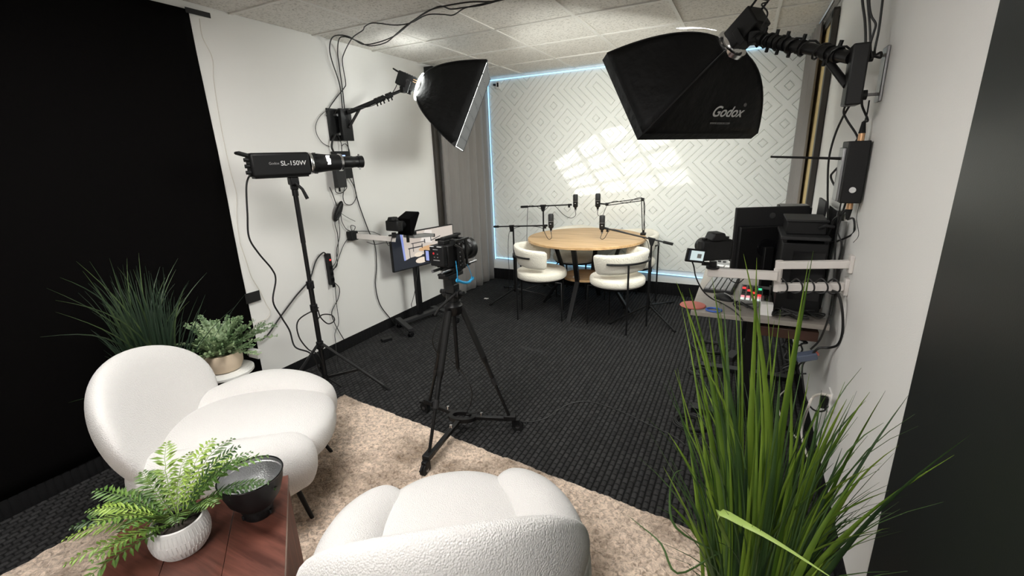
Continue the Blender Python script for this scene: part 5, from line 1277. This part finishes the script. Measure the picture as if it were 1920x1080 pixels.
# ------------------------------------------------------------------ receiver with antenna on the right wall
ra = wr(1596, 268, 0.0); rb_ = wr(1640, 366, 0.0)
rcv = V((XR - 0.045, 2.42, 1.43))
rc = thing('wireless_receiver', 'black receiver box with long antenna on the right wall', 'receiver', rcv - V((0, 0, 0.15)))
MB().box(rcv + V((0.0, 0.0, 0.0)), (0.075, 0.14, 0.25)).build('case', 'black_plastic', rc, bevel=0.004)
MB().box(rcv + V((-0.042, 0.01, -0.01)), (0.012, 0.10, 0.22)).build('front_plate', 'steel', rc, bevel=0.003)
MB().cyl(rcv + V((0.0, -0.071, -0.07)), rcv + V((0, -0.075, -0.07)), 0.012, n=14).build('round_badge', 'label_print', rc)
at0 = rcv + V((-0.03, 0.0, 0.055)); at1 = yy(1445, 294, at0.y + 0.05)
MB().tube([at0, at0.lerp(at1, 0.2), at1], [0.007, 0.0055, 0.0045], 8).build('antenna', 'black_metal', rc)
for z, s in ((0.125, 1), (-0.125, -1)):
    MB().cyl(rcv + V((0.01, -0.01, z)), rcv + V((0.01, -0.01, z + s * 0.03)), 0.012, n=12).build('connector', 'brass', rc)
    MB().cyl(rcv + V((0.01, -0.01, z + s * 0.03)), rcv + V((0.01, -0.01, z + s * 0.075)), 0.013, 0.007, n=12).build('boot', 'black_rubber', rc)
# leads on the right wall
yR = 2.40
def rw(u, v, x=0.35): return at(u, v, 'x', x)
xa = XR - 0.10
cable('lead dropping from the ceiling beside right boom plate, leftmost', [yy(1614, -60, 2.42), yy(1617, 0, 2.42), yy(1622, 40, 2.42), yy(1623, 80, 2.42), yy(1621, 108, 2.40)], 0.0048)
cable('lead dropping from the ceiling to right boom plate, second', [yy(1624, -60, 2.40), yy(1627, 0, 2.40), yy(1631, 50, 2.40), yy(1633, 110, 2.38)], 0.0042)
cable('bent lead dropping from the ceiling to right boom plate', [yy(1630, -50, 2.38), yy(1630, 5, 2.38), yy(1634, 30, 2.38), yy(1642, 45, 2.37), yy(1638, 62, 2.37), yy(1632, 85, 2.37), yy(1635, 110, 2.36)], 0.0042)
cable('lead dropping from the ceiling beside right boom plate, rightmost', [yy(1662, -60, 2.37), yy(1655, 0, 2.37), yy(1648, 55, 2.37), yy(1640, 100, 2.37), yy(1652, 98, 2.36), yy(1651, 108, 2.35), yy(1640, 106, 2.36)], 0.0042)
cable('lead from right boom plate curving left down behind computer', [yy(1602, 160, 2.42), yy(1592, 185, 2.44), yy(1582, 208, 2.46), yy(1588, 225, 2.47), yy(1607, 255, 2.45), yy(1608, 275, 2.44), yy(1590, 295, 2.46), yy(1565, 320, 2.48), yy(1558, 332, 2.50), yy(1568, 352, 2.49), yy(1588, 373, 2.47), yy(1592, 385, 2.46), yy(1580, 400, 2.48), yy(1563, 412, 2.52), yy(1555, 435, 2.56), yy(1540, 455, 2.62)], 0.0045)
cable('long lead bowing left from right boom plate to the desk', [yy(1605, 180, 2.42), yy(1583, 215, 2.48), yy(1565, 255, 2.52), yy(1554, 300, 2.55), yy(1552, 350, 2.56), yy(1552, 400, 2.58), yy(1550, 450, 2.60), yy(1548, 520, 2.62)], 0.0045)
cable('lead from right boom plate into receiver top', [yy(1616, 186, 2.42), yy(1617, 200, 2.42), yy(1627, 225, 2.45), rcv + V((0.01, -0.01, 0.2))], 0.0045)
cable('thin lead crossing behind the receiver down to computer', [yy(1630, 188, 2.42), yy(1624, 220, 2.42), yy(1610, 255, 2.43), yy(1596, 280, 2.44), yy(1586, 310, 2.45), yy(1584, 350, 2.45), yy(1575, 390, 2.48), yy(1570, 430, 2.50), yy(1578, 460, 2.48), yy(1570, 500, 2.5), yy(1567, 530, 2.5)], 0.003)
cable('lead from receiver bottom bending back to the computer', [rcv + V((0.01, -0.01, -0.2)), yy(1600, 410, 2.40), yy(1602, 428, 2.40), yy(1597, 440, 2.47), yy(1570, 452, 2.52), yy(1545, 457, 2.6)], 0.0042)
cable('lead falling past the white camera arm to under the desk', [yy(1588, 372, 2.47), yy(1578, 405, 2.49), yy(1568, 440, 2.50), yy(1565, 490, 2.50), yy(1562, 560, 2.45), yy(1556, 600, 2.42)], 0.0045)
cable('thin wire loose on right wall below the receiver', [rw(1612, 380, .43), rw(1606, 410, .43), rw(1610, 440, .43), rw(1600, 455, .43)], 0.0012)
# ------------------------------------------------------------------ standing desk
DZ = 0.74; dx0, dx1, dy0, dy1 = -0.19, 0.415, 2.405, 3.62
dk = thing('desk', 'grey brown standing desk along right wall behind the tall grass', 'desk', ((dx0 + dx1) / 2, (dy0 + dy1) / 2, 0))
MB().box(((dx0 + dx1) / 2, (dy0 + dy1) / 2, DZ - 0.0125), (dx1 - dx0, dy1 - dy0, 0.025)).build('desk_top', 'desk_laminate', dk, bevel=0.002)
MB().box(((dx0 + dx1) / 2 + 0.14, dy0 + 0.18, DZ - 0.075), (0.26, 0.30, 0.05)).build('drawer_tray', 'desk_brown', dk, bevel=0.003)
for y in (2.70, 3.34):
    MB().box((0.115, y, 0.27), (0.075, 0.055, 0.47)).build('lower_post', 'black_metal', dk, bevel=0.003)
    MB().box((0.115, y, 0.56), (0.06, 0.042, 0.31)).build('upper_post', 'black_metal', dk, bevel=0.003)
    MB().box((0.115, y, 0.022), (0.56, 0.065, 0.03)).build('foot', 'black_metal', dk, bevel=0.003)
    MB().box((0.115, y, DZ - 0.04), (0.5, 0.05, 0.03)).build('bracket', 'black_metal', dk)
MB().box((0.115, 3.02, DZ - 0.05), (0.05, 0.62, 0.04)).build('cross_beam', 'black_metal', dk)
# monitor, computer, boxes
mc = V((0.155, 2.90, 1.035)); md = V((0.42, -0.907, 0)).normalized()    # back faces the camera
MM = TR(mc, -md)
mo = thing('desk_monitor', 'large dark monitor seen from behind on the desk', 'monitor', (mc.x, mc.y, DZ))
MB(MM).box((0, 0.012, 0), (0.40, 0.018, 0.385)).build('panel', 'charcoal', mo, bevel=0.004)
MB(MM).box((0, -0.010, -0.045), (0.36, 0.035, 0.27)).build('rear_housing', 'black_plastic', mo, bevel=0.006)
MB(MM).cyl((0.0, 0.003, 0.145), (0.0, 0.0, 0.145), 0.016, n=20).build('emblem', 'steel', mo)
MB(MM).cyl((-0.03, -0.027, -0.03), (-0.03, -0.05, -0.03), 0.05, n=24).build('mount', 'black_gloss', mo)
MB(MM).box((-0.03, -0.055, -0.15), (0.05, 0.03, 0.26)).build('neck', 'black_plastic', mo, bevel=0.004)
MB(MM).box((0.025, 0.0, -0.289), (0.15, 0.13, 0.012)).build('base', 'black_metal', mo, bevel=0.003)
pcb = V((0.285, 2.66, DZ))
pc = thing('computer_tower', 'black desktop computer with raised top frame on the desk', 'computer', pcb)
MB().box(pcb + V((0, 0.02, 0.185)), (0.19, 0.33, 0.35)).build('case', 'black_plastic', pc, bevel=0.006)
MB().box(pcb + V((-0.005, 0.0, 0.385)), (0.20, 0.34, 0.018)).build('top_frame', 'charcoal', pc, bevel=0.004)
for sx in (-1, 1):
    for sy in (-1, 1): MB().box(pcb + V((sx * 0.085, 0.02 + sy * 0.14, 0.375)), (0.018, 0.018, 0.035)).build('frame_post', 'charcoal', pc)
    for sy in (-1, 1): MB().box(pcb + V((sx * 0.075, 0.02 + sy * 0.13, 0.005)), (0.03, 0.04, 0.01)).build('foot', 'black_rubber', pc)
MB().box(pcb + V((0.02, -0.146, 0.2)), (0.13, 0.004, 0.24)).build('front_mesh', 'black_gloss', pc)
hd = thing('docking_box', 'black box with grey rim on top of the computer', 'box', pcb + V((0, 0.02, 0.394)))
MB().box(pcb + V((0, 0.02, 0.424)), (0.165, 0.24, 0.06)).build('case', 'black_plastic', hd, bevel=0.004)
MB().box(pcb + V((0, 0.02, 0.459)), (0.175, 0.25, 0.010)).build('lid', 'charcoal', hd, bevel=0.003)
MB().tube([pcb + V((0.095, -0.09, 0.43)), pcb + V((0.10, -0.13, 0.44)), pcb + V((0.07, -0.14, 0.445)), pcb + V((0.05, -0.11, 0.43))], 0.007, 8).build('latch', 'charcoal', hd)
sk = thing('speaker_box', 'black speaker box on the desk behind the computer', 'speaker', (0.27, 3.14, DZ))
MB().box((0.27, 3.14, DZ + 0.235), (0.165, 0.18, 0.47)).build('cabinet', 'black_plastic', sk, bevel=0.004)
MB().box((0.27, 3.14, DZ + 0.472), (0.14, 0.15, 0.006)).build('top_label', 'mixer_grey', sk)
pn = thing('leaning_panel', 'thin black panels leaning upright between computer and right wall', 'panel', (0.405, 2.85, DZ))
for k, (x, y, h_) in enumerate(((0.408, 2.78, 0.50), (0.385, 3.0, 0.52))):
    MB().box((x, y, DZ + h_ / 2), (0.012, 0.25, h_), Matrix.Rotation(0.03, 3, 'Y')).build('sheet', 'charcoal' if k else 'black_gloss', pn, bevel=0.002)
tag(MB().tube([V((0.405, 2.52, DZ)), V((0.41, 2.53, 0.95)), V((0.425, 2.56, 1.16)), V((0.428, 2.57, 1.20))], 0.014, 12).build('grey_tube', 'mixer_grey'), 'grey curved tube standing at desk edge against right wall', 'tube')
# keyboard
km = V((-0.065, 2.95, DZ)); MK = TR(km, (0.10, 1, 0))
kb = thing('keyboard', 'dark keyboard with wide keys lying on the desk', 'keyboard', km)
MB(MK).box((0, 0, 0.010), (0.155, 0.36, 0.018)).build('frame', 'charcoal', kb, bevel=0.003)
k0 = None
for i in range(5):
    for j in range(12):
        p = (-0.058 + 0.029 * i, -0.160 + 0.029 * j, 0.023)
        if k0 is None: k0 = MB(MK).box((0, 0, 0), (0.024, 0.024, 0.010)).build('key', 'label_dim', kb, bevel=0.002); o = k0
        else: o = k0.copy(); COL.objects.link(o); o.parent = kb
        q = MK @ V(p) - MK @ V((0, 0, 0)); o.location = q
mp_ = V((-0.045, 2.665, DZ)); ms = thing('mouse', 'black and grey computer mouse on the desk', 'mouse', mp_)
mb = MB(TR(mp_, (0.8, -0.5, 0))).ell((0, 0, 0.0), (0.032, 0.058, 0.036), nu=28, nv=14)
for p in mb.v: p.z = max(p.z, mp_.z)
mb.build('shell', 'black_plastic', ms)
MB(TR(mp_, (0.8, -0.5, 0))).tube([(0, 0.052, 0.014), (0, 0.03, 0.031), (0, 0.0, 0.037)], 0.004, 6).build('wheel_strip', 'mixer_grey', ms)
xm = V((0.105, 2.70, DZ)); MX = TR(xm, (0.05, 1, 0))
mx = thing('audio_mixer', 'grey audio mixer with coloured lit buttons on the desk', 'mixer', xm)
MB(MX).prism([(-0.12, 0.0), (0.12, 0.0), (0.12, 0.055), (-0.12, 0.03)], (-0.075, 0, 0), (0, 1, 0), (0, 0, 1), (1, 0, 0), 0.15).build('case', 'mixer_grey', mx, bevel=0.004)
for i in range(4):
    for j in range(7):
        z = 0.030 + 0.025 * ((-0.10 + 0.031 * j) + 0.12) / 0.24
        m_ = 'led_white' if j < 1 else ('led_pink' if j == 1 else ('led_red' if (i + j) % 5 == 0 else ('led_green' if (i * 3 + j) % 7 == 0 else 'key_dark')))
        MB(MX).box((-0.055 + 0.026 * i, -0.10 + 0.031 * j, z + 0.003), (0.017, 0.016, 0.008)).build('button', m_, mx)
MB(MX).box((0.052, 0.02, 0.047), (0.03, 0.12, 0.006)).build('display', 'black_gloss', mx)
for y in (-0.09, -0.06): MB(MX).cyl((0.055, y, 0.035), (0.055, y, 0.05), 0.010, n=14).build('knob', 'black_plastic', mx)
st_ = V((-0.06, 3.40, DZ)); MD = TR(st_, (0.2, 1, 0))
sdk = thing('button_console', 'small light grey control console with white keys at rear of desk', 'console', st_)
MB(MD).prism([(-0.07, 0.0), (0.08, 0.0), (0.08, 0.08), (-0.07, 0.02)], (-0.11, 0, 0), (0, 1, 0), (0, 0, 1), (1, 0, 0), 0.22).build('case', 'mixer_grey', sdk, bevel=0.003)
for i in range(4): MB(MD).box((-0.078 + 0.052 * i, -0.05, 0.032), (0.044, 0.03, 0.010)).build('white_key', 'white_plastic', sdk, bevel=0.002)
for i in range(6):
    for j in range(3): MB(MD).box((-0.08 + 0.032 * i, 0.0 + 0.024 * j, 0.052 + 0.0096 * j), (0.018, 0.013, 0.008)).build('key', 'key_dark' if (i + j) % 3 else 'white_plastic', sdk)
MB(MD).box((-0.105, 0.0, 0.06), (0.014, 0.10, 0.12)).build('end_cheek', 'arm_white', sdk, bevel=0.003)
for (c, m_, lab) in (((-0.168, 2.485), 'red_muted', 'flat red disc at the front corner of the desk'),):
    o = MB().lathe([(0.0, 0.0), (0.062, 0.0), (0.066, 0.004), (0.062, 0.008), (0.0, 0.009)], o=(c[0] - 0.02, c[1] + 0.005, DZ), n=36).build('disc_coaster', m_, smooth=True); tag(o, lab, 'coaster')
rg_ = V((-0.082, 2.445, DZ + 0.005))
tag(MB().tube([rg_ + V((0.036 * math.cos(a), 0.03 * math.sin(a), 0)) for a in [2 * PI * k / 32 for k in range(32)]], 0.005, 8, closed=True).build('blue_ring', 'blue'), 'blue ring lying beside the red disc on the desk', 'ring')
o = MB().box((0.155, 2.475, DZ + 0.03), (0.055, 0.045, 0.06)).build('paper_box', 'white_plastic', bevel=0.002); tag(o, 'small white upright box on the desk under the white arms', 'box')
# ------------------------------------------------------------------ white articulated arms with camera
ya = 2.352
wa = thing('articulated_arm', 'white double wall arm reaching over the desk with a camera', 'camera arm', (XR, ya, 0.93))
eu, el_ = yy(1455, 497, ya), yy(1452, 538, ya); wu, wlw = V((XR, ya - 0.012, 1.05)), V((XR, ya + 0.008, 0.945)); ec = yy(1327, 510, ya - 0.03); ek = yy(1458, 517, ya - 0.03)
def bar2(a, b, w_, h_, nm): d = b - a; MB().box((a + b) / 2, (w_, d.length, h_), frame(d)).build(nm, 'arm_white', wa, bevel=0.003)
bar2(wu, eu, 0.03, 0.034, 'upper_bar'); bar2(wlw, el_, 0.03, 0.036, 'lower_bar'); bar2(ek, ec, 0.03, 0.040, 'reach_bar')
for p in (wu, wlw): MB().box(p + V((-0.008, 0, 0)), (0.016, 0.05, 0.075)).build('wall_plate', 'arm_white', wa, bevel=0.003)
MB().cyl(el_ + V((0.012, 0, -0.02)), eu + V((0.012, 0, 0.022)), 0.016, n=16).build('pivot', 'arm_white', wa)
MB().cyl(ek + V((0.0, 0.015, -0.028)), ek + V((0.0, 0.015, 0.028)), 0.017, n=16).build('pivot', 'arm_white', wa)
MB().cyl(ec + V((0.02, 0, 0.02)), ec + V((0.02, 0, 0.03)), 0.03, n=18).cyl(ec + V((0.02, 0, 0.03)), ec + V((0.02, 0, 0.055)), 0.017, n=14).build('ball_head', 'black_metal', wa)
MB().cyl(ec + V((-0.03, 0, 0.04)), ec + V((0.02, 0, 0.04)), 0.009, n=10).build('knob', 'black_plastic', wa)
cq = ec + V((0.022, 0.0, 0.056))
dc2, MC = dslr('mirrorless_camera', 'black camera with flipped out screen on the white wall arm', cq, (-0.5, 0.87, 0), sc=1.12)
fs_ = MB(MC).box((-0.098, -0.035, 0.035), (0.082, 0.012, 0.056), Matrix.Rotation(0.15, 3, 'Y')).build('flip_screen', 'black_plastic', dc2, bevel=0.003)
MB(MC).box((-0.094, -0.0415, 0.036), (0.056, 0.001, 0.040), Matrix.Rotation(0.15, 3, 'Y')).build('picture', 'scr_cam', fs_)
MB(MC).box((-0.126, -0.0413, 0.040), (0.010, 0.001, 0.040), Matrix.Rotation(0.15, 3, 'Y')).build('picture_dark', 'scr_floor', fs_)
MB(MC).box((-0.085, -0.0418, 0.034), (0.018, 0.001, 0.018), Matrix.Rotation(0.15, 3, 'Y')).build('picture_shape', 'mixer_grey', fs_)
cable('lead curving from the flip screen camera down over desk front', [cq + V((-0.10, 0.0, 0.0)), yy(1301, 500, 2.36), yy(1305, 520, 2.36), yy(1318, 545, 2.38), yy(1335, 560, 2.40), at(1350, 567, 'z', DZ + .006), at(1370, 578, 'z', DZ + .006), at(1382, 588, 'z', DZ + .004), yy(1392, 600, 2.39)], 0.0035)
for k, u in enumerate((1470, 1498, 1520, 1545, 1568)):
    p0 = at(u, 528, 'y', ya - 0.02)
    cable(('first', 'second', 'third', 'fourth', 'fifth')[k] + ' black lead looped over the lower white bar from its free end', [p0 + V((-.03, .03, -.02)), p0 + V((-.01, -.0, .012)), p0 + V((.012, -.012, -.01)), p0 + V((.014, -.010, -.04)), p0 + V((-.012, .0, -.055)), p0 + V((-.035, .03, -.045))], 0.0036)
cable('thin lead drooping between keyboard and white reach bar', [yy(1362, 515, 2.37), yy(1372, 527, 2.42), yy(1385, 530, 2.42), yy(1395, 522, 2.4), yy(1400, 512, 2.37), yy(1415, 507, 2.36)], 0.0022)
# tangle of leads on the desk behind the arms
rr = random.Random(12)
for k, lab in enumerate(('tangled black lead on the desk under the white bars, front', 'tangled black lead on the desk under the white bars, middle', 'tangled black lead on the desk by computer foot', 'tangled black lead on the desk in front of the mixer', 'coiled black lead at the wall end of the desk', 'loose black lead on the desk behind the keyboard')):
    c = V((0.22 + 0.05 * k, 2.455, DZ + 0.012)); pts = []
    if k == 3: c = V((0.06, 2.50, DZ + 0.012))
    if k == 4: c = V((0.35, 2.45, DZ + 0.02))
    if k == 5: c = V((0.02, 3.24, DZ + 0.012))
    for i in range(9): pts.append(c + V((rr.uniform(-0.055, 0.05), rr.uniform(-0.04, 0.05), rr.uniform(-0.007, 0.03))))
    cable(lab, pts, 0.0036)
# leads below the desk
cable('thick lead bowing out below the desk along right wall', [yy(1560, 545, 2.30), yy(1572, 552, 2.30), yy(1579, 580, 2.28), yy(1580, 620, 2.28), yy(1572, 645, 2.32), yy(1555, 652, 2.38), yy(1535, 653, 2.39), yy(1522, 665, 2.4)], 0.0055)
cable('lead slanting below the desk edge to the hanging adapter', [yy(1556, 590, 2.37), yy(1545, 620, 2.38), yy(1535, 640, 2.39), yy(1520, 655, 2.4)], 0.0045)
ad = yy(1511, 668, 2.40); t = thing('hanging_adapter', 'blue grey power adapter hanging below the desk by right wall', 'adapter', ad - V((0, 0, 0.02)))
MB(TR(ad, (0.9, 0.2, 0.25))).box((0, 0, 0), (0.05, 0.085, 0.032)).build('case', 'adapter_blue', t, bevel=0.004)
MB(TR(ad, (0.9, 0.2, 0.25))).box((0.0, 0.045, 0.008), (0.035, 0.012, 0.012)).build('plug_end', 'red_muted', t)
for k, lab in enumerate(('knotted lead hanging under desk, nearest the wall', 'knotted lead hanging under desk, second from wall', 'knotted lead hanging under desk, third from wall', 'knotted lead hanging under desk beside the post')):
    u0 = 1505 - 12 * k; pts = []
    for i in range(12):
        pts.append(yy(u0 + rr.uniform(-14, 16), 605 + i * 9 + rr.uniform(-5, 5), 2.46 + rr.uniform(-0.03, 0.05)))
    cable(lab, pts, 0.0042)
cable('lead hanging straight from adapter to the wall socket', [ad + V((0, 0, -.02)), yy(1504, 690, 2.4), yy(1506, 720, 2.38), yy(1512, 750, 2.36), yy(1525, 768, 2.34), yy(1543, 771, 2.33), wr(1552, 762, .03)], 0.0042)
so = wr(1556, 752, 0.0); t = thing('wall_socket', 'black plug block in low socket on the right wall', 'socket', so - V((0, 0, 0.04)))
MB().box(so + V((-0.004, 0, 0)), (0.008, 0.07, 0.11)).build('cover_plate', 'wall_paint', t, bevel=0.002)
MB().box(so + V((-0.022, 0, -0.008)), (0.03, 0.04, 0.055)).build('plug', 'black_plastic', t, bevel=0.004)
cable('pale cord arching from wall socket down to the carpet', [wr(1556, 742, .03), wr(1540, 739, .05), wr(1524, 745, .07), wr(1515, 765, .08), fl(1507, 790, .12), fl(1503, 815, .03), fl(1512, 850, .006), fl(1520, 868, .006)], 0.006, 'cable_white')
cable('pale cord curling over the floor beside the desk foot', [fl(1475, 730), fl(1462, 742), fl(1458, 758), fl(1462, 775), fl(1470, 795), fl(1485, 812), fl(1495, 822)], 0.005, 'cable_white')
# coils on the floor
def coil(label, c, r0, n, m='cable_black', rt=0.0045, flat=True, seed=1):
    r_ = random.Random(seed); pts = []
    for i in range(n * 22):
        a = 2 * PI * i / 22; q = r0 * (1 + 0.10 * math.sin(a * 0.37) + r_.uniform(-0.012, 0.012))
        pts.append(V(c) + V((q * math.cos(a) + 0.01 * math.sin(i * 0.05), q * 0.92 * math.sin(a), 0.006 + 0.022 * ((i * 7) % (n * 22)) / (n * 22) * 0 + 0.004 * (i // 22))))
    return tag(MB().tube(pts, rt, 6).build('cable_coil', m), label, 'cable')
coil('round coil of black cable on carpet left of the tall grass', fl(1295, 798, 0.0), 0.085, 7, seed=2)
coil('heap of coiled black leads on carpet under the desk', fl(1330, 655, 0.0), 0.13, 6, seed=5)
coil('smaller coil of black lead beside the coil under desk', fl(1312, 700, 0.0), 0.07, 5, seed=6)
bx_ = fl(1372, 672, 0.0); tag(MB(TR(bx_ + V((0, 0, 0.02)), (0.3, 1, 0))).box((0, 0, 0), (0.06, 0.16, 0.04)).build('floor_box', 'charcoal', bevel=0.004), 'dark grey flat box on the carpet under the desk', 'box')
